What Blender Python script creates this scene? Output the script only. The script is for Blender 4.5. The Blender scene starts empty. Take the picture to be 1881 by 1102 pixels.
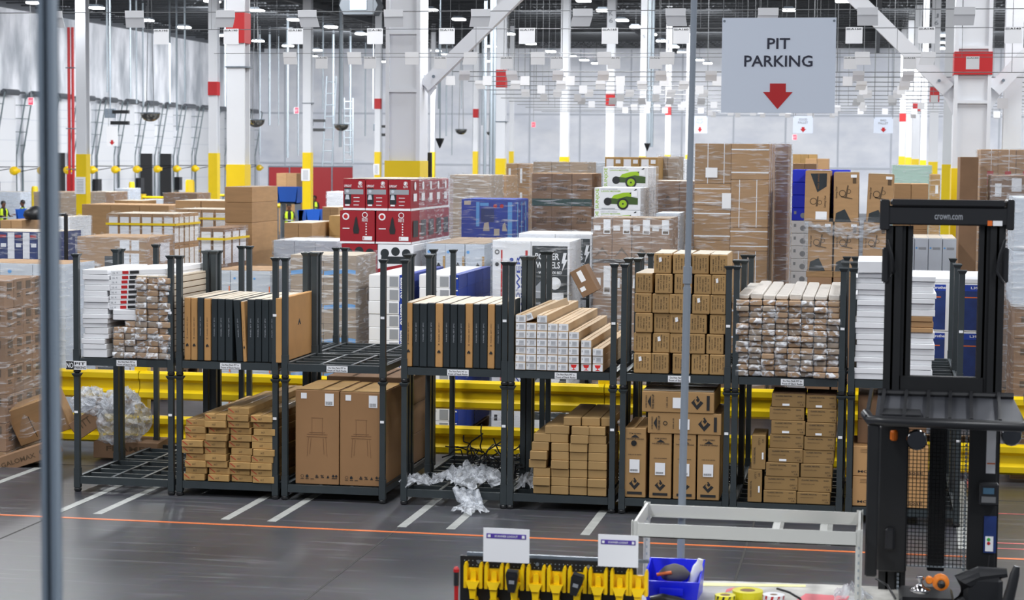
import bpy, math, random
from mathutils import Vector, Matrix, Euler
rnd = random.Random(7)
C = bpy.context.scene.collection
SC = bpy.context.scene
# ---------------- camera ----------------
FPX, CAMH = 3650.0, 4.0
_a, _p, _roll = math.radians(10.25), math.radians(4.12), 0.009
_fh = Vector((-math.sin(_a), math.cos(_a), 0)); _R = Vector((math.cos(_a), math.sin(_a), 0)); _Z = Vector((0, 0, 1))
FW = _fh*math.cos(_p) - _Z*math.sin(_p); _U = _Z*math.cos(_p) + _fh*math.sin(_p)
RX = _R + _U*_roll; UY = _U - _R*_roll
cd = bpy.data.cameras.new('camera'); cam = bpy.data.objects.new('camera', cd); C.objects.link(cam)
cd.sensor_width = 36; cd.lens = FPX/1881*36; cd.clip_start = .1; cd.clip_end = 500
m = Matrix((RX.normalized(), UY.normalized(), -FW)).transposed().to_4x4(); m.translation = (0, 0, CAMH)
cam.matrix_world = m
cd.dof.use_dof = True; cd.dof.focus_distance = 23.0; cd.dof.aperture_fstop = 3.6
SC.camera = cam
SC.view_settings.view_transform = 'Standard'; SC.view_settings.look = 'None'
SC.view_settings.gamma = 1; SC.view_settings.use_curve_mapping = False
SC.view_settings.exposure = 0.0
SC.cycles.transparent_max_bounces = 16; SC.cycles.max_bounces = 6; SC.cycles.diffuse_bounces = 3
SC.cycles.glossy_bounces = 3; SC.cycles.transmission_bounces = 2; SC.cycles.caustics_reflective = False; SC.cycles.caustics_refractive = False
SC.cycles.sample_clamp_indirect = 4
W = bpy.data.worlds.new('world'); SC.world = W; W.use_nodes = True
W.node_tree.nodes['Background'].inputs[0].default_value = (.80, .87, 1.0, 1); W.node_tree.nodes['Background'].inputs[1].default_value = .30
def area(name, loc, sx, sy, power, rot=(0, 0, 0), col=(.95, .97, 1)):
    l = bpy.data.lights.new(name, 'AREA'); l.shape = 'RECTANGLE'; l.size = sx; l.size_y = sy; l.energy = power; l.color = col
    o = bpy.data.objects.new(name, l); o.location = loc; o.rotation_euler = rot; C.objects.link(o); return o
KL = 1.0
for gx in (-32, -18, -6, 6, 20):                      # the high-bay rows overhead, short of where the ceiling comes into view
    for gy in (4, 20, 38, 58, 78):
        area('high_bay_and_fill_light', (gx, gy, 11.2), 1.0, 9, (1230 if gy < 30 else 1500 if gy < 50 else 2300)*KL)
for gx in (-34, -14, 6, 26):  # unseen soft fill panels, added and tilted to brighten the far and left walls
    for gy in (92, 110, 128):
        area('high_bay_and_fill_light', (gx, gy, 11.3), 12, 8, (3600 if gx < -30 else 2600)*KL, (math.radians(24 if gx < -30 else 38), math.radians(38 if gx < -30 else 0), 0))
def ray(px, py): return RX*(px-940.5) - UY*(py-551) + FW*FPX
def at(px, py, Y):
    d = ray(px, py); t = Y/d.y; return d.x*t, CAMH + d.z*t
def flo(px, py, z=0.0):
    d = ray(px, py); t = (z-CAMH)/d.z; return d.x*t, d.y*t
# ---------------- materials ----------------
def srgb(c):
    return tuple(((x/255)/12.92 if x/255 <= .04045 else ((x/255+.055)/1.055)**2.4) for x in c) + (1,)
M = {}
def mat(name, col, rough=.6, metal=0, noise=0, nscale=8, stretch=(1, 1, 1), var=0, bump=0, emit=0, spec=.5, coat=0):
    if name in M: return M[name]
    m = bpy.data.materials.new(name); m.use_nodes = True; nt = m.node_tree; b = nt.nodes['Principled BSDF']
    c = srgb(col); b.inputs['Base Color'].default_value = c; b.inputs['Roughness'].default_value = rough; b.inputs['Metallic'].default_value = metal
    b.inputs['Specular IOR Level'].default_value = spec; b.inputs['Coat Weight'].default_value = coat
    if emit:
        b.inputs['Emission Color'].default_value = c; b.inputs['Emission Strength'].default_value = emit
    L = nt.links.new
    if noise or var or bump:
        tc = nt.nodes.new('ShaderNodeTexCoord'); mp = nt.nodes.new('ShaderNodeMapping'); mp.inputs['Scale'].default_value = stretch
        n = nt.nodes.new('ShaderNodeTexNoise'); n.inputs['Scale'].default_value = nscale; n.inputs['Detail'].default_value = 5
        L(tc.outputs['Object'], mp.inputs[0]); L(mp.outputs[0], n.inputs['Vector'])
        val = nt.nodes.new('ShaderNodeMapRange'); val.inputs['From Min'].default_value = .25; val.inputs['From Max'].default_value = .75
        val.inputs['To Min'].default_value = 1-noise; val.inputs['To Max'].default_value = 1+noise; L(n.outputs['Fac'], val.inputs['Value'])
        out = val.outputs[0]
        if var:
            oi = nt.nodes.new('ShaderNodeObjectInfo'); mr = nt.nodes.new('ShaderNodeMapRange'); L(oi.outputs['Random'], mr.inputs['Value'])
            mr.inputs['To Min'].default_value = 1-var; mr.inputs['To Max'].default_value = 1+var
            mu = nt.nodes.new('ShaderNodeMath'); mu.operation = 'MULTIPLY'; L(out, mu.inputs[0]); L(mr.outputs[0], mu.inputs[1]); out = mu.outputs[0]
        vm = nt.nodes.new('ShaderNodeVectorMath'); vm.operation = 'SCALE'; vm.inputs[0].default_value = c[:3]; L(out, vm.inputs['Scale'])
        L(vm.outputs[0], b.inputs['Base Color'])
        if bump:
            bp = nt.nodes.new('ShaderNodeBump'); bp.inputs['Strength'].default_value = bump; bp.inputs['Distance'].default_value = .02
            L(n.outputs['Fac'], bp.inputs['Height']); L(bp.outputs[0], b.inputs['Normal'])
    M[name] = m; return m
POLEM = mat('dull_zinc_pole', (132, 141, 152), .5)
STRUTM = mat('dull_zinc_strut', (128, 142, 156), .5)
KRAFT = mat('kraft_board', (168, 132, 92), .75, noise=.10, nscale=3, stretch=(1, 1, 6), var=.10)
KRAFT2 = mat('golden_kraft_board', (174, 138, 84), .7, noise=.12, nscale=6, var=.12)
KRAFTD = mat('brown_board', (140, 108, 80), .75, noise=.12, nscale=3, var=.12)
KRAFTG = mat('greyish_board', (158, 138, 116), .75, noise=.10, nscale=4, var=.12)
TAN = mat('tan_board', (184, 138, 84), .7, noise=.08, nscale=4, var=.06)
BEIGE = mat('pale_beige_board', (196, 184, 166), .7, noise=.06, nscale=4, var=.06)
WHITEB = mat('white_board', (232, 233, 236), .6, noise=.04, nscale=4, var=.04)
GREYB = mat('cool_grey_board', (196, 203, 212), .6, noise=.06, nscale=3, var=.05)
BLACKB = mat('black_print_board', (36, 44, 48), .45, noise=.3, nscale=7, stretch=(1, 1, .3), var=.1)
REDB = mat('red_print_board', (152, 20, 34), .45, noise=.06, nscale=4, var=.05)
BLUEB = mat('royal_blue_board', (26, 60, 158), .45, noise=.08, nscale=4, var=.08)
NAVYB = mat('navy_print_board', (30, 52, 110), .45, noise=.25, nscale=7, var=.1)
BRIGHTBLUE = mat('bright_blue_board', (24, 48, 214), .5, noise=.05, nscale=4)
INK = mat('black_ink', (30, 30, 32), .6)
INKB = mat('brown_black_ink', (88, 68, 46), .7)
PALEINK = mat('faint_brown_ink', (120, 86, 58), .7)
PAPER = mat('white_paper', (240, 241, 244), .6)
PAPERG = mat('grey_print', (150, 154, 160), .6)
TAPE = mat('clear_packing_tape', (182, 146, 96), .25, noise=.1, nscale=10)
REDP = mat('red_paint', (186, 28, 32), .5)
ORANGE = mat('orange_print', (226, 110, 40), .5)
LIME = mat('lime_green_print', (150, 190, 20), .5)
DGREEN = mat('dark_green_print', (58, 84, 30), .5)
TEALP = mat('dark_teal_print', (40, 72, 66), .6)
LBLUE = mat('light_blue_print', (92, 160, 222), .5)
PURPLE = mat('purple_print', (84, 62, 160), .5)
SLATE = mat('slate_grey_rack_paint', (50, 57, 60), .42, noise=.15, nscale=5, var=.05)
DECKTOP = mat('scuffed_rack_steel', (96, 102, 106), .35, metal=.3, noise=.3, nscale=9)
YELLOW = mat('safety_yellow_paint', (240, 206, 20), .35, noise=.05, nscale=2)
YELLOWP = mat('yellow_moulded_plastic', (246, 204, 10), .3)
BLACKS = mat('black_painted_steel', (22, 23, 25), .45, noise=.25, nscale=6)
BLACKR = mat('black_plastic', (34, 35, 38), .35)
WOOD = mat('pallet_wood', (150, 118, 82), .8, noise=.2, nscale=6, stretch=(1, 8, 8))
WHITEP = mat('white_column_paint', (226, 228, 232), .4, noise=.03, nscale=1)
GALV = mat('galvanised_steel', (120, 130, 140), .4, metal=.35, noise=.15, nscale=12)
PIPE = mat('grey_conduit', (150, 160, 168), .5, metal=.2)
SHELFP = mat('light_grey_shelf_paint', (196, 197, 193), .4)
WIRE = mat('wire_steel', (120, 122, 124), .4, metal=.5)
BLUEP = mat('blue_bin_plastic', (22, 34, 220), .3)
SKIN = mat('skin', (120, 78, 58), .6); HAIR = mat('dark_hair', (20, 16, 14), .6)
VEST = mat('high_visibility_vest', (210, 240, 40), .6, emit=0); CLOTH = mat('dark_work_clothes', (34, 36, 44), .8)
SILV = mat('reflective_tape', (200, 205, 205), .3)
def film(name, lo=.45, hi=.75, base=.10, streak=.75, sc=(2, 2, 15), tint=(.86, .88, .92), nsc=1.6):
    m = bpy.data.materials.new(name); m.use_nodes = True; nt = m.node_tree; L = nt.links.new; nt.nodes.remove(nt.nodes['Principled BSDF'])
    out = nt.nodes['Material Output']; tc = nt.nodes.new('ShaderNodeTexCoord'); mp = nt.nodes.new('ShaderNodeMapping'); mp.inputs['Scale'].default_value = sc
    mp.inputs['Rotation'].default_value = (.08, .12, 0)
    n = nt.nodes.new('ShaderNodeTexNoise'); n.inputs['Scale'].default_value = nsc; n.inputs['Detail'].default_value = 6; n.inputs['Distortion'].default_value = .6
    oi = nt.nodes.new('ShaderNodeObjectInfo'); ml = nt.nodes.new('ShaderNodeMath'); ml.operation = 'MULTIPLY'; ml.inputs[1].default_value = 37; L(oi.outputs['Random'], ml.inputs[0]); L(ml.outputs[0], mp.inputs['Location'])
    L(tc.outputs['Object'], mp.inputs[0]); L(mp.outputs[0], n.inputs['Vector'])
    mr = nt.nodes.new('ShaderNodeMapRange'); mr.inputs['From Min'].default_value = lo; mr.inputs['From Max'].default_value = hi
    mr.inputs['To Min'].default_value = base; mr.inputs['To Max'].default_value = streak; L(n.outputs['Fac'], mr.inputs['Value'])  # cloudy film; its pale streaks also paint in highlights and reflections
    g = nt.nodes.new('ShaderNodeBsdfPrincipled'); g.inputs['Base Color'].default_value = tint + (1,); g.inputs['Roughness'].default_value = .22
    bp = nt.nodes.new('ShaderNodeBump'); bp.inputs['Strength'].default_value = .5; bp.inputs['Distance'].default_value = .03; L(n.outputs['Fac'], bp.inputs['Height']); L(bp.outputs[0], g.inputs['Normal'])
    t = nt.nodes.new('ShaderNodeBsdfTransparent'); t.inputs[0].default_value = (.96, .97, .98, 1)
    mx = nt.nodes.new('ShaderNodeMixShader'); L(mr.outputs[0], mx.inputs[0]); L(t.outputs[0], mx.inputs[1]); L(g.outputs[0], mx.inputs[2]); L(mx.outputs[0], out.inputs[0])
    M[name] = m; return m
FILM = film('stretch_wrap_film', .53, .80, .05, .7); FILMH = film('dense_stretch_wrap_film', .5, .76, .12, .8)
FILMC = film('crumpled_plastic_film', .4, .7, .22, .8, (6, 6, 6), nsc=2.5, tint=(.72, .75, .8))
BAGF = film('clear_plastic_sleeve', .5, .64, .08, .82, (7, 7, 10), nsc=1.5)
# ---------------- mesh builder ----------------
_txt = {}
def text_geo(s):
    if s in _txt: return _txt[s]
    cu = bpy.data.curves.new('t', 'FONT'); cu.body = s; cu.resolution_u = 2; cu.offset = .016; cu.fill_mode = 'FRONT'; cu.align_x = 'CENTER'; cu.space_line = .9
    o = bpy.data.objects.new('t', cu); C.objects.link(o); dg = bpy.context.evaluated_depsgraph_get(); e = o.evaluated_get(dg); me = e.to_mesh()
    vs = [(v.co.x, v.co.y) for v in me.vertices]; fs = [tuple(p.vertices) for p in me.polygons]; e.to_mesh_clear()
    bpy.data.objects.remove(o); bpy.data.curves.remove(cu)
    x0 = min(v[0] for v in vs); x1 = max(v[0] for v in vs); y0 = min(v[1] for v in vs); y1 = max(v[1] for v in vs)
    vs = [((v[0]-x0)/(x1-x0)-.5, (v[1]-y0)/(y1-y0)-.5) for v in vs]
    _txt[s] = (vs, fs); return _txt[s]
class MB:
    def __init__(s): s.v = []; s.f = []
    def add(s, vs, fs):
        b = len(s.v); s.v += [tuple(v) for v in vs]; s.f += [tuple(b+i for i in f) for f in fs]; return s
    def box(s, x0, x1, y0, y1, z0, z1, bev=0, mtx=None):
        if bev <= 0:
            vs = [Vector((x, y, z)) for z in (z0, z1) for y in (y0, y1) for x in (x0, x1)]
            fs = [(0, 2, 3, 1), (4, 5, 7, 6), (0, 1, 5, 4), (2, 6, 7, 3), (0, 4, 6, 2), (1, 3, 7, 5)]
        else:
            b = bev; vs = []; fs = []
            def q(*p): fs.append(tuple(range(len(vs), len(vs)+len(p)))); vs.extend(Vector(a) for a in p)
            A, B, D, E_, F, G = x0, x1, y0, y1, z0, z1
            q((A+b, D, F+b), (B-b, D, F+b), (B-b, D, G-b), (A+b, D, G-b)); q((B-b, E_, F+b), (A+b, E_, F+b), (A+b, E_, G-b), (B-b, E_, G-b))
            q((B, D+b, F+b), (B, E_-b, F+b), (B, E_-b, G-b), (B, D+b, G-b)); q((A, E_-b, F+b), (A, D+b, F+b), (A, D+b, G-b), (A, E_-b, G-b))
            q((A+b, D+b, G), (B-b, D+b, G), (B-b, E_-b, G), (A+b, E_-b, G)); q((A+b, E_-b, F), (B-b, E_-b, F), (B-b, D+b, F), (A+b, D+b, F))
            q((A+b, D, G-b), (B-b, D, G-b), (B-b, D+b, G), (A+b, D+b, G)); q((B-b, E_, G-b), (A+b, E_, G-b), (A+b, E_-b, G), (B-b, E_-b, G))
            q((B, D+b, G-b), (B, E_-b, G-b), (B-b, E_-b, G), (B-b, D+b, G)); q((A, E_-b, G-b), (A, D+b, G-b), (A+b, D+b, G), (A+b, E_-b, G))
            q((B-b, D, F+b), (B, D+b, F+b), (B, D+b, G-b), (B-b, D, G-b)); q((A, D+b, F+b), (A+b, D, F+b), (A+b, D, G-b), (A, D+b, G-b))
            q((B, E_-b, F+b), (B-b, E_, F+b), (B-b, E_, G-b), (B, E_-b, G-b)); q((A+b, E_, F+b), (A, E_-b, F+b), (A, E_-b, G-b), (A+b, E_, G-b))
            q((A+b, D+b, F), (B-b, D+b, F), (B-b, D, F+b), (A+b, D, F+b)); q((B-b, D+b, F), (B-b, E_-b, F), (B, E_-b, F+b), (B, D+b, F+b))
            q((B-b, D, G-b), (B, D+b, G-b), (B-b, D+b, G)); q((A, D+b, G-b), (A+b, D, G-b), (A+b, D+b, G))
        if mtx is not None: vs = [mtx @ v for v in vs]
        return s.add(vs, fs)
    def ob(s, c, d, rot=(0, 0, 0), bev=0):
        mt = Matrix.Translation(c) @ Euler(rot).to_matrix().to_4x4()
        return s.box(-d[0]/2, d[0]/2, -d[1]/2, d[1]/2, -d[2]/2, d[2]/2, bev, mt)
    def bar(s, p, q, w, h):
        p, q = Vector(p), Vector(q); d = q-p; z = d.normalized(); up = Vector((0, 0, 1)) if abs(z.z) < .95 else Vector((0, 1, 0))
        x = up.cross(z).normalized(); y = z.cross(x); vs = []
        for e in (p, q):
            for a, b in ((-1, -1), (1, -1), (1, 1), (-1, 1)): vs.append(e + x*a*w/2 + y*b*h/2)
        return s.add(vs, [(0, 3, 2, 1), (4, 5, 6, 7), (0, 1, 5, 4), (1, 2, 6, 5), (2, 3, 7, 6), (3, 0, 4, 7)])
    def tube(s, pts, r, n=8, caps=True):
        pts = [Vector(p) for p in pts]; rs = r if isinstance(r, (list, tuple)) else [r]*len(pts); vs = []; fs = []
        for i, p in enumerate(pts):
            d = (pts[min(i+1, len(pts)-1)] - pts[max(i-1, 0)]).normalized(); up = Vector((0, 0, 1)) if abs(d.z) < .9 else Vector((1, 0, 0))
            x = up.cross(d).normalized(); y = d.cross(x)
            for k in range(n): a = 2*math.pi*k/n; vs.append(p + x*math.cos(a)*rs[i] + y*math.sin(a)*rs[i])
        for i in range(len(pts)-1):
            for k in range(n): fs.append((i*n+k, i*n+(k+1) % n, (i+1)*n+(k+1) % n, (i+1)*n+k))
        if caps:
            b = len(vs); vs += vs[:n]+vs[(len(pts)-1)*n:(len(pts)-1)*n+n]; fs.append(tuple(range(b+n-1, b-1, -1))); fs.append(tuple(range(b+n, b+2*n)))
        return s.add(vs, fs)
    def lathe(s, c, prof, n=16, axis='z'):
        vs = []; fs = []
        for r, h in prof:
            for k in range(n):
                a = 2*math.pi*k/n; p = (r*math.cos(a), r*math.sin(a), h)
                if axis == 'y': p = (p[0], p[2], p[1])
                if axis == 'x': p = (p[2], p[0], p[1])
                vs.append(Vector(c) + Vector(p))
        for i in range(len(prof)-1):
            for k in range(n): fs.append((i*n+k, i*n+(k+1) % n, (i+1)*n+(k+1) % n, (i+1)*n+k))
        b = len(vs); vs += vs[:n]+vs[(len(prof)-1)*n:(len(prof)-1)*n+n]; fs.append(tuple(range(b+n-1, b-1, -1))); fs.append(tuple(range(b+n, b+2*n)))
        return s.add(vs, fs)
    def prism(s, pts, y0, y1, mtx=None):          # pts in XZ, extruded along Y
        n = len(pts); vs = [Vector((x, y0, z)) for x, z in pts] + [Vector((x, y1, z)) for x, z in pts]
        if mtx is not None: vs = [mtx @ v for v in vs]
        fs = [tuple(range(n)), tuple(range(2*n-1, n-1, -1))] + [(i, (i+1) % n + 0, (i+1) % n + n, i+n)[::-1] for i in range(n)]
        return s.add(vs, fs)
    def mesh(s, name):
        me = bpy.data.meshes.new(name); me.from_pydata(s.v, [], s.f); me.update(); return me
def O(name, geo, m, parent=None, loc=(0, 0, 0), rot=(0, 0, 0), smooth=False):
    me = geo.mesh(name) if isinstance(geo, MB) else geo
    if not me.materials: me.materials.append(m)
    if smooth:
        me.polygons.foreach_set('use_smooth', [True]*len(me.polygons))
    o = bpy.data.objects.new(name, me); C.objects.link(o); o.location = loc; o.rotation_euler = rot
    if parent is not None: o.parent = parent
    return o
def T(o, label, cat, group=None):
    o['label'] = label; o['category'] = cat
    if group: o['group'] = group
    return o
def E(name, label, cat, loc=(0, 0, 0), rot=(0, 0, 0), group=None):
    o = bpy.data.objects.new(name, None); C.objects.link(o); o.location = loc; o.rotation_euler = rot; o.empty_display_size = .2
    return T(o, label, cat, group)
def S(name, geo, m, parent=None, loc=(0, 0, 0)):
    o = O(name, geo, m, parent, loc)
    if parent is None: o['kind'] = 'structure'
    return o
def dup(o, loc=None, parent=None, label=None, group=None):
    c = o.copy(); C.objects.link(c); c.parent = parent
    if loc is not None: c.location = loc
    if label: c['label'] = label
    if group: c['group'] = group
    for ch in o.children: dup(ch, None, c)
    return c
# face items: fractions of the face. r(ect) p(oly) c(ircle) t(ext: centre, width, height, string, rot)
def face_items(mb, O0, U, V, items):
    N = U.cross(V).normalized(); w, h = U.length, V.length; th = .0022
    for k, it in enumerate(items):
        off = N*(th + .0004*(k % 3)); kind = it[0]
        if kind == 'r':
            a0, b0, a1, b1 = it[1:5]; q = [O0+U*a0+V*b0, O0+U*a1+V*b0, O0+U*a1+V*b1, O0+U*a0+V*b1]
        elif kind == 'p': q = [O0+U*a+V*b for a, b in it[1]]
        elif kind in 'co':
            a, b, r = it[1:4]; q = [O0+U*a+V*b + (U/w*math.cos(t)+V/h*math.sin(t))*r*w for t in [2*math.pi*i/18 for i in range(18)]]
            if kind == 'o':
                ri = it[4]; q2 = [O0+U*a+V*b + (U/w*math.cos(t)+V/h*math.sin(t))*ri*w for t in [2*math.pi*i/18 for i in range(18)]]
                mb.add([x+off for x in q+q2], [(i, (i+1) % 18, 18+(i+1) % 18, 18+i) for i in range(18)]); continue
        elif kind == 't':
            a, b, wf, hf, s = it[1:6]; rot = it[6] if len(it) > 6 else 0; vs, fs = text_geo(s); out = []
            for x, y in vs:
                if rot == 0: fx, fy = x*wf, y*hf
                elif rot == 90: fx, fy = -y*wf, x*hf
                else: fx, fy = y*wf, -x*hf
                if len(it) > 7: fx += fy*it[7]
                out.append(O0+U*(a+fx)+V*(b+fy)+off)
            mb.add(out, fs); continue
        n = len(q); mb.add([x+off for x in q]+[x for x in q], [tuple(range(n))]+[(i, i+n, (i+1) % n+n, (i+1) % n) for i in range(n)])
_cm = {}
def cmesh(w, d, h, m, bev=.006):
    k = ('b', round(w, 3), round(d, 3), round(h, 3), m.name)
    if k not in _cm:
        mb = MB().box(-w/2, w/2, -d/2, d/2, 0, h, min(bev, h/5, w/5)); me = mb.mesh('carton'); me.materials.append(m); _cm[k] = me
    return _cm[k]
def decor(parent, w, d, h, spec, key=None):
    """spec: list of (face, part name, material, items)"""
    for i, (fc, nm, m, items) in enumerate(spec):
        k = (key, i, round(w, 3), round(d, 3), round(h, 3)) if key else None
        me = _cm.get(k) if k else None
        if me is None:
            mb = MB()
            if fc == 'F': O0, U, V = Vector((-w/2, -d/2, 0)), Vector((w, 0, 0)), Vector((0, 0, h))
            elif fc == 'R': O0, U, V = Vector((w/2, -d/2, 0)), Vector((0, d, 0)), Vector((0, 0, h))
            elif fc == 'L': O0, U, V = Vector((-w/2, d/2, 0)), Vector((0, -d, 0)), Vector((0, 0, h))
            else: O0, U, V = Vector((-w/2, -d/2, h)), Vector((w, 0, 0)), Vector((0, d, 0))
            face_items(mb, O0+U.cross(V).normalized()*(.0013*i), U, V, items); me = mb.mesh(nm); me.materials.append(m)
            if k: _cm[k] = me
        O(nm, me, m, parent)
def carton(x0, x1, y0, y1, z0, z1, m, label=None, cat='box', group=None, name='carton', parent=None, rot=(0, 0, 0), spec=None, key=None, tape=False, bev=.006, top=None):
    w, d, h = x1-x0, y1-y0, z1-z0; c = Vector(((x0+x1)/2, (y0+y1)/2, z0))
    if parent is not None: c = c - parent.location
    o = O(name, cmesh(w, d, h, m, bev), m, parent, c, rot)
    if label: T(o, label, cat, group)
    sp = list(spec or [])
    if tape: sp.append(('T', 'tape', TAPE, [('r', .46, .0, .54, 1.0)] if tape == 1 else [('r', 0, .46, 1, .54)]))
    if top: sp.append(('T', 'top_panel', top, [('r', .012, .012, .988, .988)]))
    if sp: decor(o, w, d, h, sp, key)
    return o
ORD = ['first', 'second', 'third', 'fourth', 'fifth', 'sixth', 'seventh', 'eighth', 'ninth', 'tenth', 'eleventh', 'twelfth', 'thirteenth', 'fourteenth', 'fifteenth', 'sixteenth', 'seventeenth', 'eighteenth', 'nineteenth', 'twentieth', 'twenty-first', 'twenty-second', 'twenty-third', 'twenty-fourth', 'twenty-fifth']
def shell_film(x0, x1, y0, y1, z0, z1, m, parent, name='stretch_wrap', off=.02, amp=.012, top=False, seed=0):
    r = random.Random(seed+int(x0*100)); mb = MB(); x0 -= off; x1 += off; y0 -= off; y1 += off
    per = []; 
    def seg(a, b):
        n = max(2, int(math.hypot(b[0]-a[0], b[1]-a[1])/.16))
        for i in range(n): t = i/n; per.append((a[0]+(b[0]-a[0])*t, a[1]+(b[1]-a[1])*t, i == 0))
    seg((x0, y0), (x1, y0)); seg((x1, y0), (x1, y1)); seg((x1, y1), (x0, y1)); seg((x0, y1), (x0, y0))
    nz = max(3, int((z1-z0)/.16)); n = len(per); cx, cy = (x0+x1)/2, (y0+y1)/2; vs = []
    for j in range(nz+1):
        for (px, py, corner) in per:
            a = 0 if corner else r.uniform(-amp*.5, amp); dx, dy = px-cx, py-cy; L = math.hypot(dx, dy)
            vs.append((px+dx/L*a, py+dy/L*a, z0+(z1-z0)*j/nz + (r.uniform(-.03, .03) if j in (0, nz) else 0)))
    fs = [(j*n+i, j*n+(i+1) % n, (j+1)*n+(i+1) % n, (j+1)*n+i) for j in range(nz) for i in range(n)]
    if top: fs.append(tuple(nz*n+i for i in range(n)))
    lo = parent.location if parent is not None else Vector((0, 0, 0))
    mb.add([Vector(v)-lo for v in vs], fs)
    return O(name, mb, m, parent, smooth=True)
def skid(parent, x0, x1, y0, y1):
    mb = MB(); lo = parent.location
    for i in range(5): t = x0+(x1-x0-.1)*i/4; mb.box(t-lo.x, t+.1-lo.x, y0-lo.y, y1-lo.y, .115, .135)
    for i in range(3):
        t = y0+(y1-y0-.1)*i/2; mb.box(x0-lo.x, x1-lo.x, t-lo.y, t+.1-lo.y, .02, .115)
        mb.box(x0-lo.x, x1-lo.x, t-lo.y, t+.1-lo.y, 0, .018)
    return O('pallet', mb, WOOD, parent)
def load(label, px0, px1, pyt, Y, dep, nc, nl, nd, m, wrap=None, spec=None, key=None, zb=.137, pallet=True, group=None, name='pallet_load', jit=.004, tape=False, topm=None, cat='pallet load', rz=0, zt=None):
    x0, z1 = at(px0, pyt, Y); x1 = at(px1, pyt, Y)[0]
    if zt: z1 = zt
    r = E(name, label, cat, ((x0+x1)/2, Y+dep/2, 0 if pallet else zb), group=group)
    if pallet: skid(r, x0, x1, Y, Y+dep)
    w, h, d = (x1-x0)/nc, (z1-zb)/nl, dep/nd
    for k in range(nl):
        for i in range(nc):
            for j in range(nd):
                if not (j == 0 or i in (0, nc-1) or k == nl-1 or j == nd-1): continue
                a, b = rnd.uniform(-jit, jit), rnd.uniform(-jit, jit)
                carton(x0+i*w+.003+a, x0+(i+1)*w-.003+a, Y+j*d+.003+b, Y+(j+1)*d-.003+b, zb+k*h, zb+(k+1)*h-.002, m, parent=r,
                       spec=(spec if (j == 0 or i == nc-1) else None), key=(key or label) if (j == 0 or i == nc-1) else None, tape=(tape if k == nl-1 else False), top=(topm if k == nl-1 else None))
    if wrap: shell_film(x0, x1, Y, Y+dep, zb-.03, z1+.01, wrap, r)
    r['xx'] = (x0, x1, z1)
    return r
# ---------------- structure: floor, walls, ceiling ----------------
def floor_mat():
    m = bpy.data.materials.new('polished_concrete'); m.use_nodes = True; nt = m.node_tree; L = nt.links.new; b = nt.nodes['Principled BSDF']
    tc = nt.nodes.new('ShaderNodeTexCoord')
    def noise(sc, st, det=6):
        mp = nt.nodes.new('ShaderNodeMapping'); mp.inputs['Scale'].default_value = st; n = nt.nodes.new('ShaderNodeTexNoise'); n.inputs['Scale'].default_value = sc; n.inputs['Detail'].default_value = det
        L(tc.outputs['Object'], mp.inputs[0]); L(mp.outputs[0], n.inputs['Vector']); return n
    n1 = noise(.5, (1, 1, 1)); n2 = noise(9, (1, 1, 1)); n3 = noise(.9, (1, 9, 1), 8)
    cr = nt.nodes.new('ShaderNodeValToRGB'); cr.color_ramp.elements[0].position = .3; cr.color_ramp.elements[1].position = .72
    cr.color_ramp.elements[0].color = srgb((62, 63, 68)); cr.color_ramp.elements[1].color = srgb((84, 85, 90)); L(n1.outputs['Fac'], cr.inputs[0])
    sc = nt.nodes.new('ShaderNodeMapRange'); sc.inputs['From Min'].default_value = .56; sc.inputs['From Max'].default_value = .8; sc.inputs['To Max'].default_value = .35; L(n3.outputs['Fac'], sc.inputs['Value'])
    mx = nt.nodes.new('ShaderNodeMix'); mx.data_type = 'RGBA'; L(sc.outputs[0], mx.inputs['Factor']); L(cr.outputs[0], mx.inputs['A']); mx.inputs['B'].default_value = srgb((165, 167, 170))
    m2 = nt.nodes.new('ShaderNodeMix'); m2.data_type = 'RGBA'; m2.blend_type = 'MULTIPLY'; m2.inputs['Factor'].default_value = .35; L(mx.outputs['Result'], m2.inputs['A']); L(n2.outputs['Color'], m2.inputs['B'])
    L(m2.outputs['Result'], b.inputs['Base Color'])
    r = nt.nodes.new('ShaderNodeMapRange'); r.inputs['To Min'].default_value = .22; r.inputs['To Max'].default_value = .45; L(n1.outputs['Fac'], r.inputs['Value']); L(r.outputs[0], b.inputs['Roughness'])
    return m
FLOORM = floor_mat()
S('floor', MB().box(-49, 60, -3, 152, -.2, 0), FLOORM)
XW, YF, ZC = -47.6, 151.0, 12.8
def quilt_mat(name, ca, cb, st):
    m = bpy.data.materials.new(name); m.use_nodes = True; nt = m.node_tree; L = nt.links.new; b = nt.nodes['Principled BSDF']; b.inputs['Roughness'].default_value = .55
    tc = nt.nodes.new('ShaderNodeTexCoord'); mp = nt.nodes.new('ShaderNodeMapping'); mp.inputs['Scale'].default_value = st; L(tc.outputs['Object'], mp.inputs[0])
    v = nt.nodes.new('ShaderNodeTexVoronoi'); v.inputs['Scale'].default_value = .7; v.feature = 'SMOOTH_F1'; L(mp.outputs[0], v.inputs['Vector'])
    n = nt.nodes.new('ShaderNodeTexNoise'); n.inputs['Scale'].default_value = .8; n.inputs['Detail'].default_value = 8; L(mp.outputs[0], n.inputs['Vector'])
    cr = nt.nodes.new('ShaderNodeValToRGB'); cr.color_ramp.elements[0].position = .35; cr.color_ramp.elements[1].position = .6; cr.color_ramp.elements[0].color = srgb(ca); cr.color_ramp.elements[1].color = srgb(cb)
    L(n.outputs['Fac'], cr.inputs[0]); L(cr.outputs[0], b.inputs['Base Color'])
    bp = nt.nodes.new('ShaderNodeBump'); bp.inputs['Strength'].default_value = .6; bp.inputs['Distance'].default_value = .6; L(v.outputs['Distance'], bp.inputs['Height']); L(bp.outputs[0], b.inputs['Normal'])
    return m
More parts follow.
